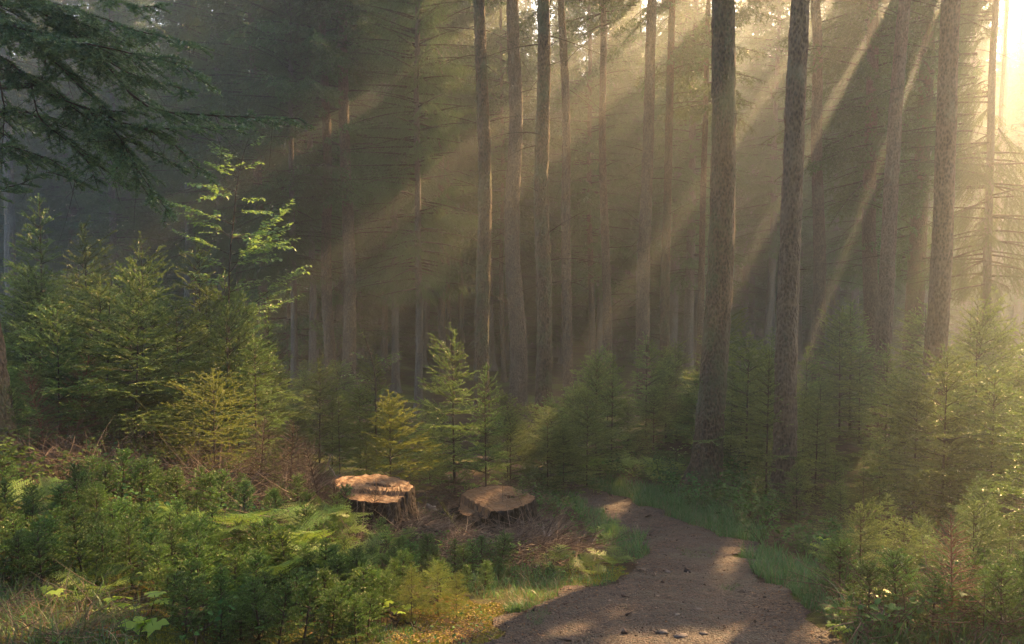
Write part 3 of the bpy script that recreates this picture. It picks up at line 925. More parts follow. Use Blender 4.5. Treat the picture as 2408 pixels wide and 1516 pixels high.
for q, (xt, xb, yb, w, kind, lab, ms) in enumerate(TR):
    P = hit(xb, yb); d = P[1]
    if d > 48: P = np.array([(xb - 1204) / FP * 44, 44, 0]); P[2] = H(P[0], P[1]); d = 44.
    T = at(xt, 0, d)
    D = w * d / FP
    D = min(D, .62)
    bigtree(P, D * 1.08, nz(T - P), kind, lab, None, 300 + q, True, M_BARKM if ms else M_BARK,
            stubs=(14 if d < 16 else 26), slen=(.08, .35) if d < 16 else (.1, 1.5), sz=(1.5, 12))

# thick trunk at the left edge
P = np.array([-5.36, 8.1, 0]); P[2] = H(P[0], P[1])
bigtree(P, .42, nz(np.array([-.02, 0, 1.0])), 'high', 'thick mossy trunk cut by the left edge, its rim lit orange', None, 340, True, M_BARKM, 10)

# the forest behind: keep clear of the sunlit opening to the right and of the open view in front
rng = np.random.default_rng(88)
cand = []
tries = 0
while tries < 20000 and len(cand) < 300:
    tries += 1
    y = rng.uniform(20, 98); x = rng.uniform(-.75 * y - 6, 70)
    t = -.829 * x + .559 * y
    s = .559 * x + .829 * y
    if t < -.8 + rng.uniform(0, 1.5) and (s < 92 or t < -22): continue
    if x > .66 * y and s < 14: continue
    infr = abs(x) < .68 * y
    if infr and y < 34: continue
    if x < -.68 * y: continue
    mind = 3.6 if y < 45 else 3.2
    if any((x - a) ** 2 + (y - b) ** 2 < mind ** 2 for a, b in PLACED): continue
    PLACED.append((x, y)); cand.append((x, y))
for q, (x, y) in enumerate(cand):
    r = rng.uniform()
    t = -.829 * x + .559 * y
    if y > 68: kind = 'low' if r < .72 else 'mid'
    elif y > 45: kind = 'mid' if r < .42 else ('low' if r < .92 else 'high')
    else: kind = 'high' if r < .3 else ('mid' if r < .72 else 'low')
    far = 'distant' if y > 60 else 'shaded'
    bigtree(np.array([x, y, float(H(x, y))]), rng.uniform(.28, .48), nz(np.array([rng.normal(0, .015), rng.normal(0, .015), 1.0])), kind,
            ('distant spruce fading into the haze behind the thicket' if y > 60 else 'shaded spruce in the dim ranks behind the main trunks'),
            ('distant spruces in the haze' if y > 60 else 'spruces of the rear ranks'), 1000 + q, hs=(rng.uniform(1.12, 1.38) if y > 50 else None))
print('trees', len(PLACED), 'carved', len([m for m in bpy.data.meshes if m.name.startswith('spruce_crown')]))

# the mass of the far wood
rng = np.random.default_rng(808)
cf = [bigcrown(.5, 22, 3.1, 170 + q, wsp=1.0, nb=6, ns=.34, nsp=.2, nl=.34, nw=.13, m=3) for q in range(2)]
print('far crown', len(cf[0]['NV']))
parts = []; got = []; tries = 0
while len(got) < 230 and tries < 9000:
    tries += 1
    y = rng.uniform(92, 150); x = rng.uniform(-.72 * y, .78 * y)
    if any((x - a) ** 2 + (y - b) ** 2 < 3.4 ** 2 for a, b in got): continue
    if len(got) > 185:      # unseen trees added behind the viewpoint to block flat frontal light
        y = rng.uniform(-24, -7); x = rng.uniform(-26, 30)
        if any((x - a) ** 2 + (y - b) ** 2 < 3.4 ** 2 for a, b in got): continue
    got.append((x, y)); c = cf[len(got) % 2]; k_ = rng.uniform(1.2, 1.6) if y > 0 else rng.uniform(.8, 1.1); a = rng.uniform(0, 6.28)
    Rm = np.array([[math.cos(a), -math.sin(a), 0], [math.sin(a), math.cos(a), 0], [0, 0, 1]]) * k_
    o_ = np.array([x, y, float(H(x, y))])
    V = c['NV'].reshape(-1, 3) @ Rm.T + o_
    parts.append((V, np.arange(len(V)).reshape(-1, 3), 0, c['NC'].ravel()))
    tz = np.array([0, 20.0]); v, f = tubes(np.stack([x + 0 * tz, y + 0 * tz, o_[2] - .5 + tz], 1)[None], np.array([[.2, .03]]), 6)
    parts.append((v, f, 1))
tag(obj('far_wood_and_rear_screen', mesh('far_wood_and_rear_screen', parts, [M_NEED, M_BARK])), 'mass of spruce wood closing the view in the haze, plus unseen trees added behind to block light', 'wood', kind='stuff')

# drooping boughs of the two nearer spruces left of the centre
cD = bigcrown(4.2, 20, 2.6, 150, wsp=.42, nb=7, ns=.08, nsp=.032, nl=.05, nw=.010, m=4, droop=.9)
for (px, d, lab, s, rz) in ((930, 27, 'spruce with a full curtain of drooping green boughs left of the centre trunks', 1.0, .3),
                            (985, 23, 'spruce whose long curtain boughs hang just left of the three centre trunks', .9, 1.7),
                            (690, 25, 'green-veiled spruce between the beech sapling and the lone grey trunk', .85, 3.3),
                            (735, 30, 'spruce with hanging mossy boughs left of the lone grey trunk', 1.1, 2.1),
                            (520, 33, 'dark spruce with hanging boughs behind the top of the beech sapling', 1.15, 4.0),
                            (2320, 20, 'sunlit spruce with golden hanging boughs in the glare at the right edge', .9, 1.2),
                            (2040, 27, 'spruce with layered feathery boughs between the misty trunks on the right', 1.0, 5.2)):
    x = (px - 1204) / FP * d
    t = thing('drooping_spruce', lab, 'spruce', (x, d, float(H(x, d))), rz, (s, s, s))
    o = obj('trunk', TRM[1], t); o.scale = (.7, .7, 1)
    M = Matrix.LocRotScale(t.location, t.rotation_quaternion, t.scale)
    obj('crown', crownmesh(cD, M, px != 2320), t)


# ------------------------------------------------------------------ the overhanging fir branch top left
def limb(pts, d0, d1, n=16):
    p = np.array(pts, float)
    s = np.concatenate([[0], np.cumsum(np.hypot(*np.diff(p, axis=0).T))]); s /= s[-1]
    u = np.linspace(0, 1, n)
    # smooth by Catmull-like resample
    x = np.interp(u, s, p[:, 0]); y = np.interp(u, s, p[:, 1])
    x[1:-1] = (x[:-2] + 2 * x[1:-1] + x[2:]) / 4; y[1:-1] = (y[:-2] + 2 * y[1:-1] + y[2:]) / 4
    return np.array([at(a, b, d0 + (d1 - d0) * w) for a, b, w in zip(x, y, u)])


LB = [([(-260, -60), (0, 41), (87, 115), (167, 195), (195, 227), (244, 265)], 5.6, 5.0, .016, .30),
      ([(-200, 90), (0, 124), (52, 167), (73, 199), (133, 223), (209, 258), (330, 262)], 5.5, 5.0, .014, .22),
      ([(-20, -120), (150, 40), (258, 147), (297, 209), (335, 258), (454, 266), (593, 274), (705, 277)], 5.4, 4.9, .014, .24),
      ([(-100, -60), (100, 0), (244, 42), (314, 73), (384, 84), (482, 108)], 5.2, 4.8, .011, .26),
      ([(-60, 30), (87, 80), (209, 105), (314, 129), (419, 153), (478, 190)], 5.0, 4.7, .010, .28),
      ([(73, 202), (87, 275), (150, 321), (209, 366), (230, 420)], 5.2, 5.0, .006, .15),
      ([(209, 258), (279, 314), (314, 384), (349, 436), (401, 502)], 5.0, 4.8, .007, .22),
      ([(279, 286), (384, 314), (436, 370), (489, 415)], 5.0, 4.8, .006, .14),
      ([(0, 192), (10, 244), (8, 300), (0, 377)], 5.3, 5.2, .006, .14),
      ([(-80, 470), (60, 430), (105, 401), (192, 433)], 5.1, 5.0, .005, .16),
      ([(-60, 10), (120, 30), (200, 60), (300, 100)], 5.3, 5.1, .009, .28),
      ([(180, -80), (250, -10), (340, 15), (385, 12)], 5.1, 4.9, .006, .16),
      ([(-80, 260), (60, 262), (150, 280), (230, 330), (300, 380)], 5.5, 5.2, .008, .22),
      ([(133, 223), (220, 290), (300, 330), (360, 360), (430, 400)], 5.2, 5.0, .006, .2),
      ([(-120, 330), (-20, 300), (40, 330), (60, 400)], 5.4, 5.3, .006, .18),
      ([(-100, 60), (40, 70), (140, 110), (260, 170), (330, 190)], 5.5, 5.3, .008, .26),
      ([(240, 265), (300, 300), (380, 300), (470, 300), (560, 300)], 5.0, 4.8, .006, .16),
      ([(-60, 330), (20, 350), (90, 370), (150, 400), (180, 440)], 5.3, 5.1, .005, .2),
      ([(60, 262), (130, 300), (190, 350), (240, 400), (300, 440)], 5.2, 5.0, .006, .2),
      ([(200, 250), (250, 300), (290, 360), (330, 430), (350, 470)], 5.1, 4.9, .006, .2),
      ([(100, 30), (200, 100), (300, 170), (400, 200), (450, 215)], 5.2, 4.9, .007, .24),
      ([(-80, 120), (20, 170), (90, 180), (170, 240)], 5.4, 5.2, .007, .2)]
rng = np.random.default_rng(55)
w, S, D, L, NN = [], [], [], [], []
for pts, d0, d1, r0, sl in LB:
    C = limb(pts, d0, d1)
    C = C + np.cumsum(rng.normal(0, .0025, C.shape), 0)
    u = np.linspace(0, 1, len(C))
    v, f = tubes(C[None], (r0 * (1 - .85 * u))[None], 6); w.append((v, f, 0))
    seg = np.linalg.norm(np.diff(C, axis=0), axis=1); cs = np.concatenate([[0], np.cumsum(seg)])
    n = int(cs[-1] / .032)
    q = np.linspace(.05 * cs[-1], cs[-1], n)
    P = np.stack([np.interp(q, cs, C[:, i]) for i in range(3)], 1)
    T = nz(np.stack([np.interp(q, cs, np.gradient(C[:, i])) for i in range(3)], 1))
    B = nz(np.cross(T, [0, 0, 1.0]))
    sg = np.where(np.arange(n) % 2 == 0, 1, -1)[:, None]
    dd = T * .75 + B * sg * .7 + rng.normal(0, .2, (n, 3)) + np.array([0, 0, -.22])
    l = 1.25 * sl * (1 - .65 * (q / cs[-1]) ** 1.5) * rng.uniform(.5, 1.2, n)
    keep = rng.uniform(0, 1, n) < .85
    S.append(P[keep]); D.append(dd[keep]); L.append(l[keep])
    S.append(C[-2:-1]); D.append(T[-1:]); L.append(np.array([.12]))
S = np.concatenate(S); D = np.concatenate(D); L = np.concatenate(L)
G = np.zeros((len(S), 3)); G[:, 2] = -rng.uniform(.1, .9, len(S))
s0 = Sh(S, D, L, G, var=.3)
s1 = side(s0, .030, .12, .8, .62, rng, .02, droop=.12, jit=.15)
v, f = s0.tubes(.0028, .001, 5, 4); w.append((v, f, 0))
v, f = s1.tubes(.0014, .0008, 3, 3); w.append((v, f, 0))
# bare hanging twigs
K = 90
i = rng.integers(0, len(S), K)
tw = Sh(S[i], rng.normal(0, .5, (K, 3)) + [0.2, 0, -1.0], rng.uniform(.1, .4, K), rng.normal(0, .6, (K, 3)))
v, f = tw.tubes(.002, .0007, 6, 3); w.append((v, f, 0))
ne = [needles(s, .0105, .024, .0075, 4, rng, a=1.05, lo=-.35, hi=3.5) for s in (s0, s1)]
base = np.array([-5.0, 6.3]); gz = float(H(*base))
root = thing('overhanging_fir', 'dark wet fir boughs with drooping needles reaching in from the top left corner', 'fir', (base[0], base[1], gz))
off = np.array([base[0], base[1], gz])
tz = np.linspace(-.4, 9, 24)
# arms linking the limbs to the trunk outside the frame
arms = []
for pts, d0, d1, r0, sl in LB[:6] + LB[9:13] + LB[14:16]:
    a = at(*pts[0], d0)
    b = np.array([base[0], base[1], max(gz + 1, a[2] + .2)])
    u = np.linspace(0, 1, 5)[:, None]
    arms.append((b * (1 - u) + a * u))
v, f = tubes(np.array(arms), np.full((len(arms), 5), .017), 6); w.append((v, f, 0))
wood = [(a - off, b, c) for a, b, c in w]
v, f = tubes(np.stack([tz * 0, tz * 0, tz], 1)[None], (.17 - .012 * tz)[None], 14)
obj('trunk', mesh('fir_trunk', [(v, f, 0)], [M_BARKM], True), root)
obj('bough', mesh('fir_bough', wood, [M_TWIG], True), root)
obj('needle_foliage', mesh('fir_needles', [(a - off, b, 0, c) for a, b, c in ne], [M_FIR]), root)


# ------------------------------------------------------------------ beech saplings
def beech(base, stem, branches, d, label, leafsz=.045, seed=1, name='beech_sapling'):
    rng = np.random.default_rng(seed)
    B = np.array(base)
    root = thing(name, label, 'beech', B)
    C = np.array([at(x, y, d) for x, y in stem]); C = np.concatenate([[B - [0, 0, .1]], C])
    u = np.linspace(0, 1, len(C))
    uu = np.linspace(0, 1, 14)
    C2 = np.stack([np.interp(uu, u, C[:, i]) for i in range(3)], 1)
    w = [(*tubes(C2[None], (.017 * (1 - .85 * uu))[None], 6), 0)]
    S, D, L, G = [], [], [], []
    for (x0, y0, x1, y1, dz) in branches:
        a = at(x0, y0, d); b = at(x1, y1, d + dz)
        l = np.linalg.norm(b - a); dr = (b - a) / l
        g = np.array([0, 0, -.10]) / max(l, .3)
        S.append(a); D.append(dr - g * l); L.append(l); G.append(g)
    br = Sh(np.array(S), np.array(D), np.array(L), np.array(G))
    br.G = np.array(G)
    w.append((*br.tubes(.006, .0015, 6, 4), 0))
    s1 = side(br, .085, .12, .75, .45, rng, .06, droop=.1, g=0, jit=.12, lmax=.55)
    w.append((*s1.tubes(.0022, .001, 3, 3), 0))
    LV = []
    for s, sp in ((br, .04), (s1, .030)):
        i, j, uq = nodes(s, sp, .15, rng)
        T = s.tan(i, uq); Bn = nz(np.cross(np.array([0, 0, 1.0]), T)); sg = np.where(j % 2 == 0, 1, -1)[:, None]
        dd = T * .6 + Bn * sg * .8 + rng.normal(0, .2, (len(i), 3)); dd[:, 2] -= .12
        nn = np.array([0, 0, 1.0]) + rng.normal(0, .25, (len(i), 3))
        l = leafsz * rng.uniform(.7, 1.25, len(i))
        LV.append(leaves(s.pos(i, uq), dd, nn, l, l * .62, rng))
    obj('trunk', mesh('beech_trunk', [(a - B, b, c) for a, b, c in w], [M_TWIG], True), root)
    obj('foliage', mesh('beech_foliage', [(a - B, b, 0, c) for a, b, c in LV], [M_BEECH]), root)


g = at(545, 900, 12.0); g[2] = float(H(g[0], g[1]))
beech(g, [(537, 800), (538, 700), (540, 600), (549, 520), (556, 440), (570, 370), (585, 325)],
      [(537, 752, 690, 672, -.3), (600, 712, 730, 618, -.3), (537, 770, 720, 690, .2), (538, 690, 640, 650, .4), (541, 640, 700, 455, .2), (541, 640, 690, 520, -.5),
       (548, 600, 705, 560, .3), (545, 560, 690, 585, -.5), (552, 470, 622, 468, .2), (550, 500, 640, 500, -.4), (545, 560, 430, 500, .2), (541, 600, 400, 540, -.3),
       (548, 530, 380, 470, .3), (556, 450, 440, 430, .1), (560, 420, 480, 380, .2), (570, 380, 510, 345, -.1), (566, 400, 620, 380, .2), (580, 345, 618, 325, 0),
       (541, 640, 440, 590, -.3), (540, 680, 450, 640, .3), (538, 720, 600, 735, .5), (537, 770, 660, 765, -.4), (560, 420, 500, 330, .4), (556, 450, 470, 470, -.5),
       (541, 620, 660, 610, .6), (545, 560, 640, 545, .8)], 12.0, 'light green beech sapling with ascending branches left of the lone grey trunk', .068, 5)
g = at(884, 1010, 12.4); g[2] = float(H(g[0], g[1]))
beech(g, [(884, 960), (884, 900), (876, 850), (860, 800), (855, 785)],
      [(884, 900, 812, 880, .1), (884, 880, 940, 840, -.1), (880, 860, 945, 825, .2), (876, 850, 830, 830, 0), (870, 830, 905, 850, .1), (862, 805, 850, 780, 0)],
      12.4, 'small beech shoot with few leaves rising above the saplings left of centre', .045, 6)
g = at(2040, 880, 14); g[2] = float(H(g[0], g[1]))
beech(np.array(hit(1590, 1100)) * 1.0, [(1590, 1075), (1590, 1060)], [(1590, 1090, 1560, 1072, 0), (1590, 1080, 1615, 1062, 0), (1590, 1070, 1580, 1050, 0), (1590, 1065, 1605, 1052, 0)],
      hit(1590, 1100)[1], 'little leafy shoot with pale leaves among the ferns past the path bend', .06, 7, 'leafy_shoot')


# ------------------------------------------------------------------ ferns, brambles, maples
def fernmesh(seed, nf=7, Lf=.6, mat=None, flat=.6):
    rng = np.random.default_rng(seed)
    a = rng.uniform(0, 6.28) + np.arange(nf) * 6.28 / nf + rng.normal(0, .25, nf)
    el = rng.uniform(.55, 1.15, nf)
    D = np.stack([np.cos(a) * np.cos(el), np.sin(a) * np.cos(el), np.sin(el)], 1)
    L = Lf * rng.uniform(.75, 1.15, nf)
    G = np.zeros((nf, 3)); G[:, 2] = -rng.uniform(.55, .95, nf) / L * np.sin(el) * .9
    fr = Sh(np.zeros((nf, 3)), D, L, G, var=.3)
    prof = lambda f: np.where(f < .3, .3 + f * 2.3, 1.0) * (1 - np.clip((f - .3) / .7, 0, 1) ** 1.4)
    pin = side(fr, .014, .22, 1.25, .30, rng, .01, prof=prof, jit=.05)
    i, j, u = nodes(pin, .010, 0, rng)
    T = pin.tan(i, u); N = pin.N[i]; B = np.cross(N, T); sg = np.where(j % 2 == 0, 1, -1)[:, None]
    P = pin.pos(i, u)
    l = (.010 + .12 * pin.L[i] * (1 - u / pin.L[i])) * rng.uniform(.8, 1.1, len(i))
    tip = P + (B * sg * .9 + T * .5) * l[:, None] - N * l[:, None] * .15
    V = np.stack([P - T * .0045, P + T * .0055, tip], 1).reshape(-1, 3)
    v1 = np.repeat(np.clip(.3 + .7 * pin.var[i] + rng.normal(0, .1, len(i)), 0, 1), 3)
    st = fr.tubes(.0028, .0008, 8, 3); st2 = pin.tubes(.0010, .0005, 2, 3)
    m = mat or M_FERN
    return mesh('fern', [(V, np.arange(len(V)).reshape(-1, 3), 0, v1), (st[0], st[1], 0, .4), (st2[0], st2[1], 0, .5)], [m])


FM = [fernmesh(400 + q, 6 + q % 3, .55 + .05 * q) for q in range(4)]
FR = [fernmesh(410 + q, 4, .35, M_RED) for q in range(2)]


def put(me, name, px, py, s, label, cat, group=None, seed=0, tilt=0.0, dz=0.0):
    h = hit(px, py)
    o = obj(name, me); o.location = (h[0], h[1], h[2] + dz)
    r = np.random.default_rng(int(px * 7 + py * 13 + seed))
    o.rotation_euler = (r.normal(0, .1) + tilt, r.normal(0, .1), r.uniform(0, 6.28)); o.scale = (s, s, s)
    return tag(o, label, cat, group)


FL = [(450, 1330, .75, 'fresh fern in the middle of the left seedling carpet'), (250, 1400, .65, 'fern above the lobed maple leaves at the bottom left'), (560, 1420, .6, 'small bright fern low in the seedling carpet'),
      (870, 1400, .6, 'small fern left of the upright green little spruce'), (520, 1360, .8, 'bright fern left of the lowest yellow fern, among seedlings'), (840, 1345, .75, 'bright fern behind the golden lit little spruces'),
      (760, 1370, .8, 'fern with spread fronds in the middle of the lower slope'), (640, 1400, .7, 'small fern deep in the seedling carpet near the bottom centre-left'),
      (330, 1270, .9, 'pale green fern in the upper left seedlings'), (180, 1330, .8, 'fern at left half hidden in the seedling carpet'), (60, 1220, .9, 'fern below the leafy bushes at the left edge'),
      (560, 1275, .9, 'fern at the left end of the yellow fern group'), (640, 1320, 1.0, 'big bright fern in the middle of the yellow fern group'),
      (610, 1345, .8, 'lowest fern of the yellow fern group'), (700, 1325, .9, 'fern with arched fronds right of the big bright one'),
      (770, 1300, .95, 'sunlit fern just before the left stump brush'), (800, 1330, .7, 'small fern right of the sunlit arched fronds'),
      (690, 1265, .9, 'fern at the back of the yellow fern group'), (740, 1270, .9, 'fern with raised fronds at the back left of the left stump'),
      (490, 1310, .8, 'green fern amid the seedlings on the lower left slope'), (480, 1130, .9, 'arched yellowing fern near the dark stems at left'),
      (545, 1130, .9, 'golden fern beside the shady brush left of the stumps'), (430, 1250, .7, 'pale fern in the leafy brush at left'),
      (1390, 1120, .9, 'fern on the inside of the path bend'), (1445, 1115, 1.0, 'fern at the far grass verge, left of the group'),
      (1490, 1122, 1.1, 'tall fern in the verge group past the path bend'), (1535, 1128, 1.0, 'fern right of the tall one in the far verge group'),
      (1575, 1140, .9, 'fern left of the thick trunk'), (1610, 1155, .8, 'small fern at the thick trunk foot'),
      (1440, 1335, .55, 'low fern on the mossy hump left of the path'), (1385, 1355, .45, 'small fern below the mossy hump'),
      (1310, 1345, .5, 'flat fern in front of the curved pale branch'), (1150, 1300, .5, 'dark little fern below the right stump'),
      (1430, 1265, .5, 'fern tip over the grass edge of the path'), (930, 1290, .5, 'little fern among twigs below the left stump'),
      (1995, 1400, .7, 'fern on the grassy right verge'), (2060, 1390, .7, 'fern at the foot of the leaning sapling'), (1960, 1330, .6, 'dark fern in the shade right of the path'),
      (2200, 1450, .7, 'bright fern in the lower right sunlight'), (2110, 1470, .6, 'fern between lit seedlings at lower right')]
for q, (x, y, s, lab) in enumerate(FL):
    put(FM[q % 4], 'fern', x, y, s * 1.25, lab, 'fern', 'ferns')
for q, (x, y, s) in enumerate([(690, 1215, .8), (740, 1190, .8), (720, 1235, .6), (1110, 1270, .5), (1000, 1380, .35), (1045, 1425, .4), (780, 1480, .5), (330, 1470, .5), (250, 1500, .5)]):
    put(FR[q % 2], 'dead_fern', x, y, s, 'small rust-red withered fern frond lying among the green undergrowth', 'fern', 'rust-red withered fronds')


def leafplant(seed, h=.4, ns=5, ls=.05, mat=None, m2=None, wood=None, spread=.6):
    rng = np.random.default_rng(seed)
    a = rng.uniform(0, 6.28, ns); el = rng.uniform(.7, 1.4, ns)
    D = np.stack([np.cos(a) * np.cos(el), np.sin(a) * np.cos(el), np.sin(el)], 1); D = D * [spread * 1.6, spread * 1.6, 1]
    L = h * rng.uniform(.6, 1.2, ns)
    G = np.zeros((ns, 3)); G[:, 2] = -.25 / h * rng.uniform(.2, 1.2, ns)
    st = Sh(rng.normal(0, .02, (ns, 3)), D, L, G)
    s1 = side(st, .06, .3, .9, .4, rng, .04, jit=.3)
    LV = []
    for s, sp in ((st, .045), (s1, .035)):
        i, j, u = nodes(s, sp, .3, rng)
        T = s.tan(i, u); Bn = nz(np.cross(T, np.array([.1, 0, 1.0]))); sg = np.where(j % 2 == 0, 1, -1)[:, None]
        dd = T * .4 + Bn * sg + rng.normal(0, .25, (len(i), 3)); nn = np.array([0, 0, 1.0]) + rng.normal(0, .35, (len(i), 3))
        l = ls * rng.uniform(.6, 1.3, len(i))
        LV.append(leaves(s.pos(i, u), dd, nn, l, l * .7, rng))
    v, f = st.tubes(.003, .001, 5, 3)
    return mesh('leafy_plant', [(a_, b_, 0, c_) for a_, b_, c_ in LV] + [(v, f, 1)], [mat or M_BRAM, wood or M_TWIG])


BR = [leafplant(500 + q, .45, 6, .05) for q in range(4)]
BRS = [leafplant(510 + q, .2, 5, .030) for q in range(3)]
rng = np.random.default_rng(12)


def leafpoly(pts, n, prot, sc, name, lab, cat, grp, seed, sep=.1):
    r = np.random.default_rng(seed); P = np.array(pts, float); got = []; tries = 0
    while len(got) < n and tries < 8000:
        tries += 1
        px = r.uniform(P[:, 0].min(), P[:, 0].max()); py = r.uniform(P[:, 1].min(), P[:, 1].max())
        if not inpoly(np.array([px]), np.array([py]), P)[0]: continue
        h = hit(px, py)
        if h[1] > 40: continue
        if got and np.min(np.hypot(*(np.array(got) - h[:2]).T)) < sep: continue
        if onpath(h[:1], h[1:2], .05)[0]: continue
        got.append(h[:2])
        s = r.uniform(*sc)
        o = obj(name, prot[r.integers(len(prot))]); o.location = h; o.rotation_euler = (r.normal(0, .1), r.normal(0, .1), r.uniform(0, 6.28)); o.scale = (s, s, s)
        tag(o, lab, cat, grp)


leafpoly([(1560, 1160), (1640, 1140), (1790, 1130), (1830, 1260), (1770, 1275), (1640, 1225)], 34, BR, (.7, 1.3), 'bramble', 'leafy bramble on the shady bank between the two thick trunks', 'bramble', 'brambles between the thick trunks', 1, .18)
leafpoly([(1780, 1280), (1900, 1290), (2060, 1330), (2060, 1400), (1900, 1330)], 22, BR, (.5, 1.0), 'bramble', 'dark bramble at the shaded path corner on the right', 'bramble', 'brambles at the shaded path corner', 2, .15)
leafpoly([(120, 1090), (420, 1090), (620, 1180), (560, 1240), (300, 1240), (60, 1180)], 46, BR + BRS, (.7, 1.2), 'bramble', 'small-leaved bush in the bright brush above the left seedlings', 'bush', 'small-leaved bushes of the left brush', 3, .15)
leafpoly([(-20, 1020), (120, 1000), (180, 1080), (60, 1160), (-20, 1160)], 16, BR, (.8, 1.3), 'bramble', 'warm lit leafy bush at the left edge below the thick trunk', 'bush', 'leafy bushes at the left edge', 4, .15)
leafpoly([(1960, 1400), (2200, 1400), (2420, 1450), (2420, 1530), (1990, 1530)], 26, BR + BRS, (.6, 1.1), 'bramble', 'sunlit leafy bush in the tangle at lower right', 'bush', 'leafy bushes at lower right', 5, .14)
leafpoly([(-40, 1270), (300, 1260), (800, 1380), (860, 1530), (430, 1540), (380, 1430), (-40, 1400)], 50, BRS, (.7, 1.3), 'bilberry_bush', 'low bilberry bush squeezed between the seedlings of the lower left slope', 'bush', 'bilberry bushes among the seedlings', 11, .12)
leafpoly([(1250, 1090), (1560, 1080), (1640, 1150), (1450, 1150), (1300, 1110)], 34, BR, (.6, 1.1), 'bramble', 'leafy bush on the far verge behind the path bend', 'bush', 'leafy bushes of the far verge', 6, .25)
leafpoly([(820, 1260), (1040, 1290), (1300, 1330), (1420, 1340), (1300, 1390), (1100, 1340)], 34, BRS, (.6, 1.2), 'bilberry_bush', 'tiny-leaved bilberry bush on the bank below the stumps', 'bush', 'bilberry bushes below the stumps', 7, .12)
leafpoly([(1230, 1130), (1340, 1190), (1420, 1290), (1330, 1280), (1230, 1220)], 20, BRS + BR, (.5, .9), 'bilberry_bush', 'low bush on the bank edge between right stump and path', 'bush', 'low bushes on the bank edge', 8, .15)


def mapleleaf(c, size, tilt, rot, rng):
    ang = np.array([-150, -118, -92, -66, -48, -24, 0, 24, 48, 66, 92, 118, 150]) * math.pi / 180
    rad = np.array([.45, .55, .82, .52, .68, .60, 1.05, .60, .68, .52, .82, .55, .45])
    P = [np.zeros(3)]
    for k_ in range(len(ang)):
        P.append(np.array([math.sin(ang[k_]) * rad[k_], math.cos(ang[k_]) * rad[k_], -.12 * rad[k_] ** 2 + (.04 if k_ % 2 else -.02)]))
    P = np.array(P) * size
    F = [(0, k_ + 1, k_ + 2) for k_ in range(len(ang) - 1)]
    cz, sz = math.cos(rot), math.sin(rot); ct, st = math.cos(tilt), math.sin(tilt)
    Rz = np.array([[cz, -sz, 0], [sz, cz, 0], [0, 0, 1]]); Rx = np.array([[1, 0, 0], [0, ct, -st], [0, st, ct]])
    return P @ (Rz @ Rx).T + c, np.array(F)[:, ::-1]


def maple(lab, base, lv, seed):
    rng = np.random.default_rng(seed)
    B = hit(*base); root = thing('maple_seedling', lab, 'maple', B)
    Lp, cur = [], []
    d = B[1]
    for (x, y, s) in lv:
        c = at(x, y, d + rng.uniform(-.1, .1))
        v, f = mapleleaf(c, s * rng.uniform(1.05, 1.35), rng.uniform(-.5, .25), rng.uniform(-.9, .9) + (math.pi if rng.uniform() < .5 else 0), rng)
        Lp.append((v - B, f, 0, rng.uniform(.1, .9)))
        u = np.linspace(0, 1, 6)[:, None]
        mid = (B + c) / 2 + np.array([rng.normal(0, .02), 0, .05])
        cur.append((1 - u) ** 2 * B + 2 * u * (1 - u) * mid + u * u * c - B)
    v, f = tubes(np.array(cur), np.tile(np.linspace(.0022, .001, 6), (len(cur), 1)), 4)
    obj('stem', mesh('maple_stem', [(v, f, 0)], [M_TWIG], True), root)
    for a in Lp: obj('leaf', mesh('maple_leaf', [a], [M_MAPLE]), root)


maple('bright yellow-green maple seedling with broad lobed leaves, lower one near the bottom left', (345, 1500), [(312, 1462, .075), (338, 1460, .06), (368, 1464, .08), (352, 1478, .05)], 1)
maple('bright maple seedling with layered leaves at the upper right of the bottom left group', (352, 1470), [(352, 1398, .06), (374, 1394, .05), (358, 1418, .055), (378, 1416, .06), (366, 1404, .04)], 2)
maple('bright maple seedling with wide flat leaves at the left of the bottom left group', (270, 1470), [(262, 1408, .06), (290, 1404, .07), (245, 1432, .05), (235, 1442, .055), (282, 1422, .06), (318, 1428, .05)], 3)
maple('maple seedling with a yellowing leaf in the dry grass at bottom left', (120, 1440), [(118, 1398, .055), (132, 1390, .05), (148, 1400, .05), (110, 1382, .04)], 4)
maple('small maple seedling standing at the left edge above the dry grass', (14, 1370), [(6, 1292, .05), (26, 1290, .055), (40, 1298, .04), (14, 1284, .04)], 5)
maple('maple seedling with fresh leaves between the stumps below the brush', (1010, 1300), [(1006, 1272, .05), (1026, 1270, .06), (1016, 1284, .05), (1032, 1282, .05)], 6)
maple('broad-leaved maple seedling on the right verge in the sun', (2070, 1460), [(2065, 1385, .06), (2082, 1392, .06), (2055, 1402, .05), (2098, 1400, .06), (2078, 1412, .06), (2105, 1412, .04)], 7)
maple('maple seedling at the path edge bottom right', (1960, 1510), [(1955, 1470, .04), (1975, 1472, .05), (1965, 1484, .05), (1990, 1480, .04)], 8)
maple('grey-leaved seedling in front of the sunny moss patch', (930, 1480), [(905, 1428, .05), (930, 1432, .055), (955, 1426, .045), (915, 1418, .04), (880, 1434, .05), (945, 1440, .04)], 9)
maple('dark leafy seedling under the fan-like sapling by the path', (1935, 1340), [(1925, 1265, .05), (1945, 1268, .06), (1915, 1280, .05), (1950, 1284, .06), (1935, 1296, .05), (1918, 1300, .05)], 10)


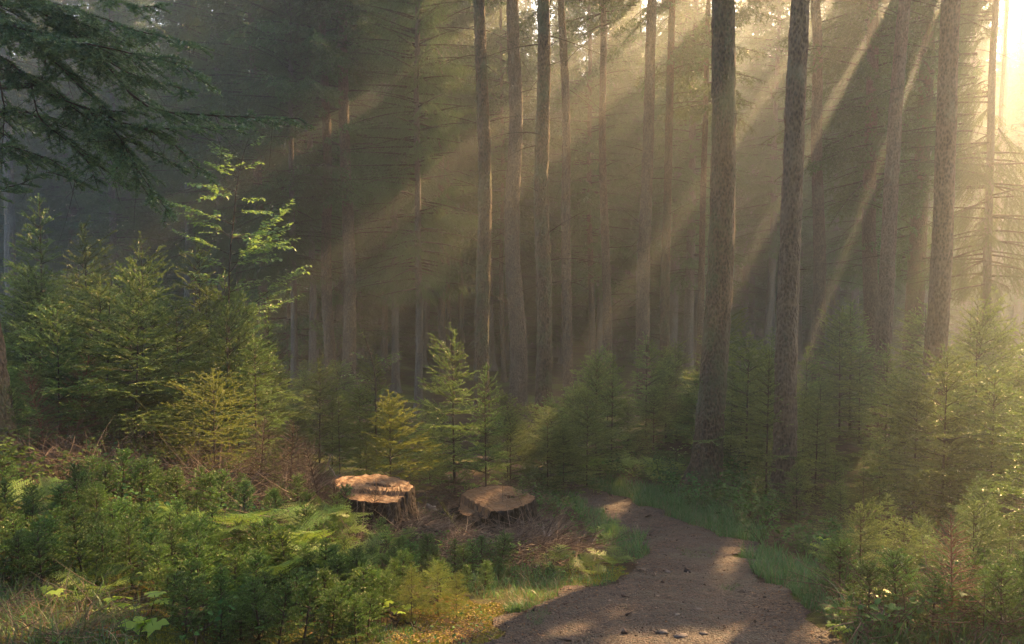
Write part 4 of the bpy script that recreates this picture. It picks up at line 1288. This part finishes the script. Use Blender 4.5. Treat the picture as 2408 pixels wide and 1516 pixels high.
# ------------------------------------------------------------------ grass
def blades(P, h, wd, rng, bend=.5, k=4):
    n = len(P)
    a = rng.uniform(0, 6.28, n); lean = rng.uniform(.1, .5, n)
    D = np.stack([np.cos(a) * lean, np.sin(a) * lean, np.ones(n)], 1); D = nz(D)
    G = np.stack([np.cos(a) * bend * .5, np.sin(a) * bend * .5, -bend * np.ones(n)], 1) * rng.uniform(.1, 1.0, (n, 1)) / h[:, None]
    B = np.stack([-np.sin(a), np.cos(a), np.zeros(n)], 1)
    V = []
    for q in range(k):
        f = q / (k - 1); u = (f * h)[:, None]
        c = P + D * u + G * u * u
        ww = (wd * (1 - f ** 2))[:, None] if q < k - 1 else 0 * wd[:, None]
        if q < k - 1: V += [c - B * ww, c + B * ww]
        else: V += [c]
    V = np.stack(V, 1); m = V.shape[1]
    t = []
    for q in range(k - 2): t += [(2 * q, 2 * q + 1, 2 * q + 3), (2 * q, 2 * q + 3, 2 * q + 2)]
    t += [(2 * (k - 2), 2 * (k - 2) + 1, m - 1)]
    F = (np.arange(n)[:, None, None] * m + np.array(t)[None]).reshape(-1, 3)
    return V.reshape(-1, 3), F, np.repeat(rng.uniform(0, 1, n), m)


def polyhits(pts, n, rng, allow_path=False):
    """points spread over the ground inside an outline given in the picture"""
    G = np.array([hit(x, y)[:2] for x, y in pts])
    lo, hi = G.min(0), G.max(0)
    out = []
    tot = 0
    while tot < n:
        x = rng.uniform(lo[0], hi[0], n * 2); y = rng.uniform(lo[1], hi[1], n * 2)
        k_ = inpoly(x + .08 * snoise(x, y, .4, 31), y + .08 * snoise(x, y, .4, 32), G)
        if not allow_path: k_ &= ~onpath(x, y)
        x, y = x[k_], y[k_]
        if len(x) == 0: break
        out.append(np.stack([x, y, H(x, y)], 1)); tot += len(x)
    return np.concatenate(out)[:n]


rng = np.random.default_rng(77)
verge = [([(1740, 1310), (1800, 1300), (1900, 1340), (2010, 1370), (2060, 1440), (1990, 1490), (1900, 1440), (1830, 1390)], 9000, (.05, .16)),
         ([(1300, 1118), (1400, 1128), (1520, 1150), (1640, 1170), (1800, 1250), (1790, 1285), (1690, 1265), (1600, 1235), (1500, 1192), (1400, 1158), (1310, 1132)], 14000, (.05, .20)),
         ([(1340, 1160), (1400, 1185), (1470, 1215), (1530, 1270), (1530, 1310), (1470, 1320), (1400, 1260), (1350, 1210)], 5000, (.03, .13)),
         ([(1050, 1330), (1250, 1340), (1440, 1350), (1440, 1385), (1290, 1412), (1100, 1410)], 2400, (.02, .10)),
         ([(1190, 1420), (1300, 1410), (1330, 1440), (1260, 1480), (1180, 1470)], 1300, (.02, .07)),
         ([(1230, 1100), (1330, 1130), (1360, 1170), (1280, 1160)], 3000, (.05, .16)),
         ([(1930, 1480), (2100, 1440), (2430, 1480), (2430, 1540), (1950, 1540)], 4000, (.05, .2)),
         ([(880, 1470), (940, 1480), (1000, 1520), (900, 1530)], 900, (.02, .06))]
pt = []
for pts, n, hr in verge:
    P = polyhits(pts, int(n * .72), rng)
    h = rng.uniform(.6, 1.5, len(P)) * rng.uniform(*hr, len(P)) * (.65 + .5 * (snoise(P[:, 0], P[:, 1], .5, 40) + .5))
    h = np.maximum(h, .015)
    v, f, c = blades(P, h, .0018 + .017 * h, rng)
    pt.append((v, f, 0, c))
for pts, n in (([(1590, 1295), (1680, 1290), (1700, 1310), (1620, 1320)], 500), ([(1690, 1385), (1740, 1380), (1745, 1395), (1700, 1398)], 150), ([(1230, 1460), (1290, 1440), (1290, 1480), (1240, 1490)], 300)):
    P = polyhits(pts, n, rng, True)
    h = rng.uniform(.02, .06, len(P)); v, f, c = blades(P, h, .001 + .01 * h, rng); pt.append((v, f, 0, c))
tag(obj('verge_grass', mesh('verge_grass', pt, [M_GRASS])), 'short wet green grass along both edges of the path', 'grass', kind='stuff')

# long dry grass, bottom left
pt = []
P = polyhits([(-60, 1390), (90, 1380), (230, 1430), (300, 1540), (-60, 1540)], 150, rng)
h = rng.uniform(.1, .34, len(P)); v, f, c = blades(P, h, .0016 + .004 * h, rng, 1.0, 6); pt.append((v, f, 0, c))
P = polyhits([(-20, 1390), (200, 1390), (330, 1450), (420, 1530), (-20, 1530)], 1100, rng)
h = rng.uniform(.06, .25, len(P)); v, f, c = blades(P, h, .0015 + .006 * h, rng, .8, 6); pt.append((v, f, 1, c))
P = polyhits([(20, 1020), (330, 1090), (620, 1160), (420, 1200), (60, 1130)], 3500, rng)
h = rng.uniform(.1, .32, len(P)); v, f, c = blades(P, h, .001 + .003 * h, rng, .7, 5); pt.append((v, f, 0, c))
P = polyhits([(2150, 1380), (2400, 1400), (2420, 1530), (2100, 1500)], 1800, rng)
h = rng.uniform(.1, .35, len(P)); v, f, c = blades(P, h, .001 + .003 * h, rng, .7, 5); pt.append((v, f, 0, c))
for pts, n, hr in verge[:6]:
    P = polyhits(pts, n // 9, rng)
    h = rng.uniform(.05, .26, len(P)); v, f, c = blades(P, h, .001 + .005 * h, rng, .9, 5); pt.append((v, f, 0, c))
tag(obj('dry_grass', mesh('dry_grass', pt, [M_STRAW, M_GRASS])), 'long straw-coloured and green grass blades bending over the brush', 'grass', kind='stuff')
# the big arching sedge
c0 = hit(190, 1500)
S = c0 + rng.normal(0, .05, (16, 3)) * [1, 1, 0]
tg = [(270, 1378), (330, 1365), (360, 1400), (420, 1370), (300, 1395), (250, 1362), (230, 1400), (400, 1420), (180, 1400), (160, 1380), (330, 1420), (140, 1440), (260, 1420), (380, 1385), (205, 1372), (290, 1440)]
cur = []
for s_, (x, y) in zip(S, tg):
    e = at(x, y, c0[1] + rng.uniform(-.15, .15)); m_ = s_ * .55 + e * .45 + np.array([0, 0, .12]); u = np.linspace(0, 1, 10)[:, None]
    e = e - np.array([0, 0, .05])
    cur.append((1 - u) ** 2 * s_ + 2 * u * (1 - u) * m_ + u * u * e)
v, f = tubes(np.array(cur), np.tile(np.linspace(.0024, .0008, 10), (16, 1)), 3)
tag(obj('sedge_tuft', mesh('sedge_tuft', [(v, f, 0, rng.uniform(0, 1, len(v)))], [M_STRAW])), 'tuft of long arching sedge blades over the seedlings at bottom left', 'sedge')

# moss tufts and litter
pt = []
for pts, n, hh in (([(930, 1440), (1060, 1400), (1180, 1430), (1260, 1460), (1200, 1530), (900, 1530)], 46000, .018),
                   ([(1290, 1270), (1380, 1270), (1440, 1320), (1490, 1350), (1400, 1380), (1300, 1340)], 22000, .02),
                   ([(-40, 1290), (250, 1300), (500, 1540), (-40, 1540)], 26000, .02),
                   ([(500, 1280), (900, 1280), (900, 1530), (420, 1530)], 16000, .02)):
    P = polyhits(pts, n, rng)
    k_ = snoise(P[:, 0], P[:, 1], .35, 50) > -.35
    P = P[k_]; h = rng.uniform(.4, 1.2, len(P)) * hh
    v, f, c = blades(P, h, .0022 + 0 * h, rng, .8, 2); pt.append((v, f, 0, c))
tag(obj('moss', mesh('moss', pt, [M_MOSS])), 'yellow-green moss cushions on the forest floor', 'moss', kind='stuff')

P = polyhits([(930, 1445), (1060, 1405), (1180, 1430), (1270, 1465), (1200, 1525), (920, 1520)], 2600, rng)  # yellow bits added to put golden sunlight into the moss patch
P[:, 2] += .012
l = rng.uniform(.008, .024, len(P))
v, f, c = leaves(P, rng.normal(0, 1, (len(P), 3)) * [1, 1, .2], np.array([0, 0, 1.0]) + rng.normal(0, .4, (len(P), 3)), l, l * rng.uniform(.3, .8, len(P)), rng)
M_SUNFLECK = leafmat('painted_sun_fleck', (.20, .12, .035), (.40, .34, .08), (.4, .34, .08), .2, rough=.7, spec=.2)
tag(obj('sun_patch_flecks', mesh('sun_patch_flecks', [(v, f, 0, c)], [M_SUNFLECK])), 'yellow flecks added to brighten the sunny mossy patch beside the path', 'litter', kind='stuff')
# needles, leaves and twigs blown onto the path
P = scatter(26000, (-4, 5), (2.6, 13), rng, lambda x, y: onpath(x, y, .05) & (snoise(x, y, .8, 61) + 1.3 * (~onpath(x + .35, y) | ~onpath(x - .35, y)) > .55), 1.4)
P[:, 2] += .022
l = rng.uniform(.010, .032, len(P))
v, f, c = leaves(P, rng.normal(0, 1, (len(P), 3)) * [1, 1, .15], np.array([0, 0, 1.0]) + rng.normal(0, .35, (len(P), 3)), l, l * rng.uniform(.12, .6, len(P)), rng)
M_LITP = simplemat('path_litter', [(.2, (.03, .02, .014)), (.6, (.13, .065, .035)), (.95, (.33, .20, .10))], 3, .8, 0, attr=.8)
tag(obj('path_litter', mesh('path_litter', [(v, f, 0, c)], [M_LITP])), 'fallen needles and brown leaf bits drifted over the path', 'litter', kind='stuff')
# ground leaves: a dense low herb layer over the whole near floor
pt = []
P = scatter(90000, (-13, 13), (2, 18), rng, lambda x, y: (~onpath(x, y, .1)) & (snoise(x, y, .9, 60) > .15), 1.3)
P[:, 2] += rng.uniform(.01, .09, len(P))
dd = rng.normal(0, 1, (len(P), 3)) * [1, 1, .35]
l = rng.uniform(.012, .034, len(P))
v, f, c = leaves(P, dd, np.array([0, 0, 1.0]) + rng.normal(0, .35, (len(P), 3)), l, l * .6, rng)
tag(obj('herb_layer', mesh('herb_layer', [(v, f, 0, c)], [M_BRAM])), 'low leafy herbs covering the forest floor', 'undergrowth', kind='stuff')
P = scatter(80000, (-12, 12), (2, 16), rng, lambda x, y: ~onpath(x, y, -.1), 1.4)
P[:, 2] += .006
dd = rng.normal(0, 1, (len(P), 3)) * [1, 1, .2]
l = rng.uniform(.008, .024, len(P))
v, f, c = leaves(P, dd, np.array([0, 0, 1.0]) + rng.normal(0, .5, (len(P), 3)), l, l * .35, rng)
M_LIT = simplemat('leaf_litter', [(.2, (.05, .028, .016)), (.6, (.16, .075, .035)), (.95, (.40, .20, .09))], 3, .8, 0, attr=.8)
tag(obj('leaf_litter', mesh('leaf_litter', [(v, f, 0, c)], [M_LIT])), 'brown fallen leaves and needles on the ground', 'litter', kind='stuff')


# ------------------------------------------------------------------ stumps
def stump(name, lab, px, py, wd, hL, hR, seed, steps, hole_, tiltx=0.0, sy=.85):
    rng = np.random.default_rng(seed)
    B = hit(px, py)
    root = thing(name, lab, 'stump', B)
    K = 96
    th = np.linspace(0, 2 * np.pi, K, endpoint=False)
    rr = 1 + .07 * np.cos(2 * th + rng.uniform(0, 6)) + .05 * np.cos(3 * th + rng.uniform(0, 6)) + .04 * np.cos(5 * th + rng.uniform(0, 6)) + .02 * rng.normal(0, 1, K)
    rt = wd / 2 * rr

    def top(x, y):
        z = hL + (hR - hL) * (x / wd + .5) - tiltx * y
        z = z + .006 * snoise(x, y, .12, seed) + .004 * snoise(x, y, .04, seed + 1)
        for (nx, ny, off, dz) in steps:        # a lower step on one side of a line
            z = np.where(nx * x + ny * y > off + .012 * snoise(x, y, .15, seed + 2), z - dz, z)
        for (hx, hy, ha, hb, an) in hole_:
            ca, sa = math.cos(an), math.sin(an)
            X = (x - hx) * ca + (y - hy) * sa; Y = -(x - hx) * sa + (y - hy) * ca
            z = np.where((X / ha) ** 2 + (Y / hb) ** 2 + .3 * snoise(x, y, .06, seed + 5) < 1, z - .16, z)
        return z
    # cut face
    nr = 44
    fr = np.linspace(0, 1, nr) ** .8
    X = (fr[:, None] * rt * np.cos(th)); Y = (fr[:, None] * rt * np.sin(th)) * sy
    Z = top(X, Y)
    Vc = np.stack([X, Y, Z], -1).reshape(-1, 3)
    i, j = np.meshgrid(np.arange(nr - 1), np.arange(K), indexing='ij')
    p0 = (i * K + j).ravel(); p1 = (i * K + (j + 1) % K).ravel()
    Fc = np.concatenate([np.stack([p0, p0 + K, p1 + K], -1), np.stack([p0, p1 + K, p1], -1)])
    obj('cut_face', mesh('stump_cut_face', [(Vc, Fc, 0)], [M_CUT]), root)
    # bark mantle
    nz_ = 26
    f = np.linspace(0, 1, nz_)
    zt = top(rt * np.cos(th), rt * np.sin(th) * sy) + .004
    flare = 1 + (.45 + .35 * np.clip(np.cos(th * 4 + rng.uniform(0, 6)), 0, 1) + .25 * np.clip(np.cos(th * 3 + rng.uniform(0, 6)), 0, 1))[None, :] * ((1 - f) ** 2.2)[:, None]
    ridge = 1 + .035 * np.cos(th * 17 + 2 * np.sin(th * 5))[None, :] * (1.1 - f)[:, None] + .03 * snoise(th[None, :] * 6 + 0 * f[:, None], f[:, None] * 1.2 + 0 * th, .9, seed + 7) + rng.normal(0, .006, (nz_, K))
    Rm = (rt * 1.012)[None, :] * flare * ridge
    zz = (-.35) + (zt[None, :] + .35) * f[:, None]
    Vb = np.stack([Rm * np.cos(th), Rm * np.sin(th) * sy, zz], -1).reshape(-1, 3)
    i, j = np.meshgrid(np.arange(nz_ - 1), np.arange(K), indexing='ij')
    p0 = (i * K + j).ravel(); p1 = (i * K + (j + 1) % K).ravel()
    Fb = np.concatenate([np.stack([p0, p1, p1 + K], -1), np.stack([p0, p1 + K, p0 + K], -1)])
    # rim between bark and wood
    rin = np.stack([rt * .995 * np.cos(th), rt * .995 * np.sin(th) * sy, zt - .012], 1)
    o0 = len(Vb); l0 = (nz_ - 1) * K; jj = np.arange(K)
    Fr = np.concatenate([np.stack([l0 + jj, l0 + (jj + 1) % K, o0 + (jj + 1) % K], 1), np.stack([l0 + jj, o0 + (jj + 1) % K, o0 + jj], 1)])
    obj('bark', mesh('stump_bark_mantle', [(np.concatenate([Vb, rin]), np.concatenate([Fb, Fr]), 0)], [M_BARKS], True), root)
    nr_ = 7
    for q in range(nr_):
        a = 6.28 * q / nr_ + rng.uniform(-.3, .3); l = rng.uniform(.35, .8); r0 = wd * .5
        u = np.linspace(0, 1, 9)
        rad_ = r0 * .8 + u * l
        aa = a + .35 * np.sin(u * 2.2 + q) * u
        X = rad_ * np.cos(aa); Y = rad_ * np.sin(aa)
        Z = np.array([float(H(B[0] + x_, B[1] + y_)) for x_, y_ in zip(X, Y)]) - B[2] + .10 * (1 - u) ** 2 - .05 * u
        v, f = tubes(np.stack([X, Y, Z], 1)[None], (wd * .11 * (1 - u) + .018)[None], 8)
        obj('root', mesh('stump_root', [(v, f, 0)], [M_BARKS], True), root)
    return root, B


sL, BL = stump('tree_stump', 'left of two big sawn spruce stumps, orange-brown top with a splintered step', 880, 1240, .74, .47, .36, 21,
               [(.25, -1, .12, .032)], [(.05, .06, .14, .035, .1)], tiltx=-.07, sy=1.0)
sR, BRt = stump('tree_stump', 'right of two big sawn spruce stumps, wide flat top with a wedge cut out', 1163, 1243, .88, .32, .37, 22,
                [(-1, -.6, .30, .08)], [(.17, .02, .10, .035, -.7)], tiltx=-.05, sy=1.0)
# splinters standing on the left stump
S, D, L = [], [], []
rng = np.random.default_rng(3)
K = 26
x = rng.uniform(-.28, .3, K)
S = np.stack([x, -.10 + .25 * x + rng.normal(0, .012, K), .39 + 0 * x - .07 * 0], 1); L = rng.uniform(.02, .07, K); L[3] = .16
sp = Sh(S - [0, 0, .05], np.array([0, 0, 1.0]) + rng.normal(0, .18, (K, 3)), L + .05)
v, f = sp.tubes(.008, .001, 3, 4)
obj('splinter_row', mesh('stump_splinters', [(v, f, 0)], [M_CUT]), sL)


# ------------------------------------------------------------------ dead wood
def branch(name, lab, pts, r0, mat, seed, twigs=6, ts=.3, cat='branch', r1=.25, mossy=False):
    """pts: picture x, y and depth"""
    rng = np.random.default_rng(seed)
    P = np.array([at(*p) if p[2] else hit(p[0], p[1]) + [0, 0, .02] for p in pts])
    s = np.linspace(0, 1, len(P)); u = np.linspace(0, 1, 20)
    C = np.stack([np.interp(u, s, P[:, i]) for i in range(3)], 1)
    for _ in range(2): C[1:-1] = (C[:-2] + 2 * C[1:-1] + C[2:]) / 4
    C[1:-1] += rng.normal(0, r0 * .35, (18, 3))
    off = C[0].copy()
    w = [(*tubes(C[None] - off, (r0 * (1 - (1 - r1) * u))[None], 8, True), 0)]
    if twigs:
        i = rng.integers(4, 19, twigs)
        T = np.gradient(C, axis=0)[i]
        sh = Sh(C[i] - off, nz(T) * .7 + rng.normal(0, .6, (twigs, 3)) + [0, 0, .2], ts * rng.uniform(.4, 1.2, twigs), rng.normal(0, .4, (twigs, 3)))
        w.append((*sh.tubes(r0 * .35, .001, 7, 4), 0))
        s2 = side(sh, .07, .3, .8, .4, rng, .03, jit=.3); w.append((*s2.tubes(r0 * .15, .0008, 4, 3), 0))
    o = obj(name, mesh(name, w, [mat], True)); o.location = off
    return tag(o, lab, cat)


branch('fallen_branch', 'crooked pale forked branch standing out of the brush below the right stump', [(1264, 1345, 0), (1262, 1300, 7.9), (1268, 1286, 7.9), (1284, 1274, 8.0), (1296, 1248, 8.1)], .022, M_PALE, 1, 0, r1=.4)
branch('fallen_branch', 'thin upright fork of pale wood right of the right stump', [(1286, 1272, 8.0), (1278, 1250, 8.05), (1276, 1228, 8.1)], .011, M_PALE, 2, 2, .12)
branch('fallen_branch', 'curved pale stick leaning over the left stump', [(800, 1135, 10.3), (785, 1115, 10.3), (772, 1095, 10.3), (778, 1072, 10.3)], .016, M_PALE, 3, 0, r1=.5)
branch('fallen_branch', 'light birch-like pole lying between the two stumps', [(1000, 1204, 9.5), (1060, 1204, 9.4), (1120, 1208, 9.0), (1190, 1222, 8.7), (1262, 1238, 8.6)], .016, M_PALE, 4, 5, .25)
branch('fallen_branch', 'broken light stick beside the foot of the left stump', [(905, 1232, 8.9), (940, 1222, 9.0), (966, 1210, 9.1)], .017, M_PALE, 5, 1, .1)
branch('fallen_branch', 'dark rotting log end between the stumps', [(1000, 1190, 9.6), (1030, 1205, 9.4), (1052, 1225, 9.2)], .03, M_PALE, 6, 0, r1=.8)
branch('fallen_branch', 'mossy stick leaning between the two stumps', [(1086, 1262, 8.2), (1066, 1228, 8.4), (1044, 1196, 8.6), (1030, 1172, 8.7)], .015, M_MOSSB, 7, 6, .25)
branch('fallen_branch', 'dark stick lying across the sunny moss patch edge', [(900, 1440, 0), (950, 1470, 0), (1000, 1492, 0)], .012, M_TWIG, 8, 4, .12)
branch('fallen_branch', 'long thin stick lying in front of the mossy hump by the path', [(1255, 1300, 7.6), (1320, 1330, 7.2), (1400, 1362, 0)], .011, M_DEAD, 9, 5, .2)
branch('fallen_branch', 'twisted dark branch reaching from the right stump brush to the path edge', [(1290, 1266, 8.0), (1340, 1268, 8.0), (1390, 1262, 8.3), (1420, 1245, 8.5)], .012, M_TWIG, 10, 9, .3)
branch('fallen_branch', 'black bare branch arching over the shady brush at left', [(480, 1150, 8.6), (560, 1112, 8.6), (640, 1118, 8.7), (700, 1150, 8.7)], .014, M_TWIG, 11, 9, .3)
branch('fallen_branch', 'dark fallen pole slanting through the left brush', [(330, 1185, 8.0), (400, 1150, 8.1), (470, 1120, 8.2), (520, 1085, 8.3)], .014, M_TWIG, 12, 7, .3)
branch('fallen_branch', 'weathered stick with broken end in the grass at bottom left', [(30, 1400, 5.3), (60, 1368, 5.3), (85, 1352, 5.3)], .012, M_PALE, 13, 2, .1)
branch('fallen_branch', 'dark bent branch in the lit tangle at bottom right', [(2085, 1460, 5.0), (2120, 1490, 4.9), (2180, 1500, 4.8), (2240, 1440, 5.0)], .012, M_TWIG, 14, 8, .3)
branch('fallen_branch', 'broken grey stub beside the leaning sapling', [(2030, 1345, 6.8), (2045, 1365, 6.7), (2065, 1378, 6.7)], .02, M_PALE, 15, 1, .1, r1=.8)
branch('fallen_branch', 'short brown upright stub beside the leaning sapling', [(2036, 1395, 0), (2034, 1362, 6.6)], .02, M_PALE, 16, 0, r1=.8)
branch('mossy_branch', 'moss-hung lower bough slanting down from the nearest tall young spruce', [(308, 925, 9.35), (345, 965, 9.2), (370, 1010, 9.1), (390, 1045, 9.0), (405, 1080, 9.0)], .013, M_MOSSB, 17, 16, .16)
branch('mossy_branch', 'second moss-hung bough reaching right from the same young spruce', [(306, 905, 9.4), (360, 900, 9.2), (430, 920, 9.1), (490, 960, 9.0)], .010, M_MOSSB, 18, 16, .2)
branch('dead_branch', 'dark mossy stick leaning on the slope left of the right stump', [(925, 1292, 0), (960, 1200, 8.9), (975, 1180, 9.0)], .012, M_TWIG, 19, 4, .2)
branch('standing_stake', 'thin dark broken stem standing between the stumps', [(984, 1310, 0), (984, 1180, 8.6)], .014, M_TWIG, 20, 2, .1, cat='stake')
branch('dead_sapling', 'bare black stem with crooked twigs in the seedling carpet at left', [(228, 1300, 0), (222, 1240, 6.6), (226, 1180, 6.6), (214, 1130, 6.6)], .007, M_TWIG, 21, 8, .25, cat='sapling')
# the wine-brown dead spruce at lower right and bare twiggy ones
wd, _ = conifer(1.0, .42, 640, wsp=.06, nb=6, ns=.035, base=.1, e_bot=.3, sub=True)
r_ = np.random.default_rng(4)
M_RTW = simplemat('reddish_dead_twig', [(.3, (.14, .06, .035)), (.7, (.36, .19, .13))], 8, .8, .2)
dm = mesh('dead_spruce', wd, [M_RTW])
dm2 = mesh('dead_spruce_grey', wd, [M_DEAD])
for (x, y, s, lab, m_) in ((2240, 1500, .75, 'small dead spruce with reddish bare twigs in the lower right sunlight', dm), (2010, 1390, .35, 'little reddish dead twig bush on the shaded right verge', dm),
                           (800, 1275, .6, 'bare brown twiggy bush against the left stump', dm2), (868, 1262, .5, 'fine bare twigs standing in front of the left stump', dm2), (760, 1215, .9, 'bare twiggy bush left of the left stump', dm2),
                           (610, 1190, 1.0, 'tangle of bare twigs left of the small thin spruce', dm2),
                           (680, 1190, 1.0, 'tangle of bare twigs right of the small thin spruce', dm2), (170, 1090, 1.3, 'reddish bare bush in the warm light at left', dm), (120, 1110, 1.2, 'rust coloured bare bush near the left edge', dm)):
    put(m_, 'dead_bush', x, y, s, lab, 'bush')


def brush(pts, n, lr, rr, hz, seed, el=.25, curl=1.2):
    r = np.random.default_rng(seed)
    P = polyhits(pts, n, r); P[:, 2] += r.uniform(0, hz, n) ** 1.0
    a = r.uniform(0, 6.28, n); e = r.normal(.05, el, n)
    D = np.stack([np.cos(a) * np.cos(e), np.sin(a) * np.cos(e), np.sin(e)], 1)
    L = r.uniform(*lr, n)
    s = Sh(P, D, L, r.normal(0, curl * .3, (n, 3)) / L[:, None] * .5)
    ra = r.uniform(*rr, n)
    v, f = s.tubes(ra, ra * .3, 6, 4)
    return v, f, 0, np.repeat(r.uniform(0, 1, n), 24)


pt = [brush([(740, 1170), (870, 1200), (960, 1240), (980, 1290), (880, 1300), (760, 1260)], 1500, (.12, .45), (.0015, .005), .14, 1, .35),
      brush([(930, 1210), (1290, 1240), (1430, 1300), (1380, 1350), (1080, 1320), (920, 1300)], 3400, (.1, .45), (.0015, .005), .06, 2, .15),
      brush([(1180, 1250), (1300, 1270), (1330, 1330), (1200, 1310)], 700, (.2, .6), (.003, .007), .12, 3, .3),
      brush([(430, 1120), (760, 1150), (760, 1230), (500, 1210), (380, 1170)], 3400, (.15, .7), (.0015, .005), .25, 4, .5),
      brush([(40, 1030), (330, 1090), (420, 1160), (200, 1180), (20, 1120)], 3000, (.15, .6), (.0015, .004), .3, 5, .6),
      brush([(-60, 1370), (160, 1380), (360, 1480), (300, 1540), (-60, 1540)], 450, (.1, .4), (.0012, .0035), .08, 6, .3),
      brush([(1960, 1400), (2430, 1400), (2430, 1540), (2000, 1540)], 1500, (.1, .5), (.0015, .005), .2, 7, .5),
      brush([(880, 1440), (1080, 1430), (1300, 1460), (1200, 1530), (880, 1530)], 350, (.05, .25), (.0012, .003), .01, 8, .08),
      brush([(1000, 1130), (1280, 1130), (1280, 1220), (1000, 1200)], 1500, (.1, .5), (.0015, .005), .1, 9, .3),
      brush([(500, 1240), (900, 1280), (900, 1350), (560, 1330)], 700, (.1, .45), (.0015, .004), .15, 10, .4)]
tag(obj('brushwood', mesh('brushwood', pt, [M_DEAD])), 'tangled thin dead twigs and brushwood around the stumps and in the undergrowth', 'brushwood', kind='stuff')
# a few stones on the path
ms = simplemat('stone', [(.3, (.09, .075, .065)), (.7, (.24, .20, .17))], 14, .8, .5)
bpy_rng = np.random.default_rng(9)
for q, (x, y, s, lab) in enumerate([(1600, 1506, .032, 'flat stone in the path at the bottom edge'), (1556, 1496, .025, 'small stone left of the flat one on the path'), (1655, 1500, .02, 'small dark stone right of the flat one'),
                                    (1570, 1352, .022, 'brown clod at the left side of the path'), (1640, 1440, .018, 'small stone in the middle of the near path'), (1590, 1452, .018, 'small stone on the near path left of the middle one')]):
    K1, K2 = 10, 7
    a = np.linspace(0, 2 * np.pi, K1, endpoint=False); e = np.linspace(-1.4, 1.4, K2)
    E, A = np.meshgrid(e, a, indexing='ij')
    r = 1 + .18 * bpy_rng.normal(0, 1, E.shape)
    Vv = np.stack([r * np.cos(E) * np.cos(A) * 1.5, r * np.cos(E) * np.sin(A), r * np.sin(E) * .45], -1).reshape(-1, 3) * s
    i, j = np.meshgrid(np.arange(K2 - 1), np.arange(K1), indexing='ij'); p0 = (i * K1 + j).ravel(); p1 = (i * K1 + (j + 1) % K1).ravel()
    Ff = np.concatenate([np.stack([p0, p1, p1 + K1], -1), np.stack([p0, p1 + K1, p0 + K1], -1)])
    Vv = np.concatenate([Vv, [[0, 0, s * .45], [0, 0, -s * .45]]]); nV = len(Vv)
    jj = np.arange(K1); l0 = (K2 - 1) * K1
    Ff = np.concatenate([Ff, np.stack([l0 + jj, l0 + (jj + 1) % K1, 0 * jj + nV - 2], 1), np.stack([(jj + 1) % K1, jj, 0 * jj + nV - 1], 1)])
    h = hit(x, y)
    o = obj('stone', mesh('stone', [(Vv, Ff, 0)], [ms], True)); o.location = (h[0], h[1], h[2] + .014 + s * .2)
    tag(o, lab, 'stone')

# ------------------------------------------------------------------ haze
DENS = .0040
m, nt, N, L = newmat('haze')
pv = N.new('ShaderNodeVolumePrincipled'); pv.inputs['Color'].default_value = (.86, .93, .95, 1)
pv.inputs['Density'].default_value = DENS; pv.inputs['Anisotropy'].default_value = .62
o = N.new('ShaderNodeOutputMaterial'); L.new(pv.outputs[0], o.inputs['Volume'])
x0, x1, y0, y1, z0, z1 = -155, 155, -30, 212, -7, 50
Vb = np.array([(x, y, z) for x in (x0, x1) for y in (y0, y1) for z in (z0, z1)], float)
Fb = np.array([(0, 1, 3), (0, 3, 2), (4, 6, 7), (4, 7, 5), (0, 4, 5), (0, 5, 1), (2, 3, 7), (2, 7, 6), (0, 2, 6), (0, 6, 4), (1, 5, 7), (1, 7, 3)])
tag(obj('haze', mesh('haze', [(Vb, Fb, 0)], [m])), 'thin morning mist filling the forest', 'mist', kind='stuff')

# ------------------------------------------------------------------ light
w = bpy.data.worlds.new('World'); SC.world = w; w.use_nodes = True
nt = w.node_tree; nt.nodes.clear()
sk = nt.nodes.new('ShaderNodeTexSky'); sk.sky_type = 'NISHITA'; sk.sun_disc = False
sk.sun_elevation = SUN_EL; sk.sun_rotation = SUN_AZ; sk.dust_density = 2.0
bg = nt.nodes.new('ShaderNodeBackground'); bg.inputs[1].default_value = .082
ow = nt.nodes.new('ShaderNodeOutputWorld'); nt.links.new(sk.outputs[0], bg.inputs[0]); nt.links.new(bg.outputs[0], ow.inputs[0])
ld = bpy.data.lights.new('sun', 'SUN'); ld.energy = 5.0; ld.angle = math.radians(.5); ld.color = (1.0, .60, .26)
lo = bpy.data.objects.new('sun', ld); COL.objects.link(lo)
lo.rotation_mode = 'QUATERNION'; lo.rotation_quaternion = (-Vector(SUN)).to_track_quat('-Z', 'Y')
lo.location = Vector(SUN) * 30

cd = bpy.data.cameras.new('camera'); cam = bpy.data.objects.new('camera', cd); COL.objects.link(cam)
cd.sensor_width = 36; cd.lens = 36 * FP / 2408; cd.clip_end = 1000; cd.clip_start = .05
cam.location = CAM; cam.rotation_euler = (math.radians(90) + PITCH, 0, 0)
SC.camera = cam
SC.view_settings.view_transform = 'Standard'; SC.view_settings.look = 'None'
SC.view_settings.exposure = 2.45; SC.view_settings.gamma = 1
c = SC.cycles
c.use_denoising = True
try: c.denoiser = 'OPENIMAGEDENOISE'
except Exception: pass
c.max_bounces = 5; c.diffuse_bounces = 2; c.glossy_bounces = 2; c.transmission_bounces = 3; c.volume_bounces = 1; c.transparent_max_bounces = 8
c.use_adaptive_sampling = False
c.caustics_reflective = False; c.caustics_refractive = False
c.sample_clamp_indirect = 2.5
print('tris', sum(len(m.polygons) for m in bpy.data.meshes), 'objs', len(bpy.data.objects))
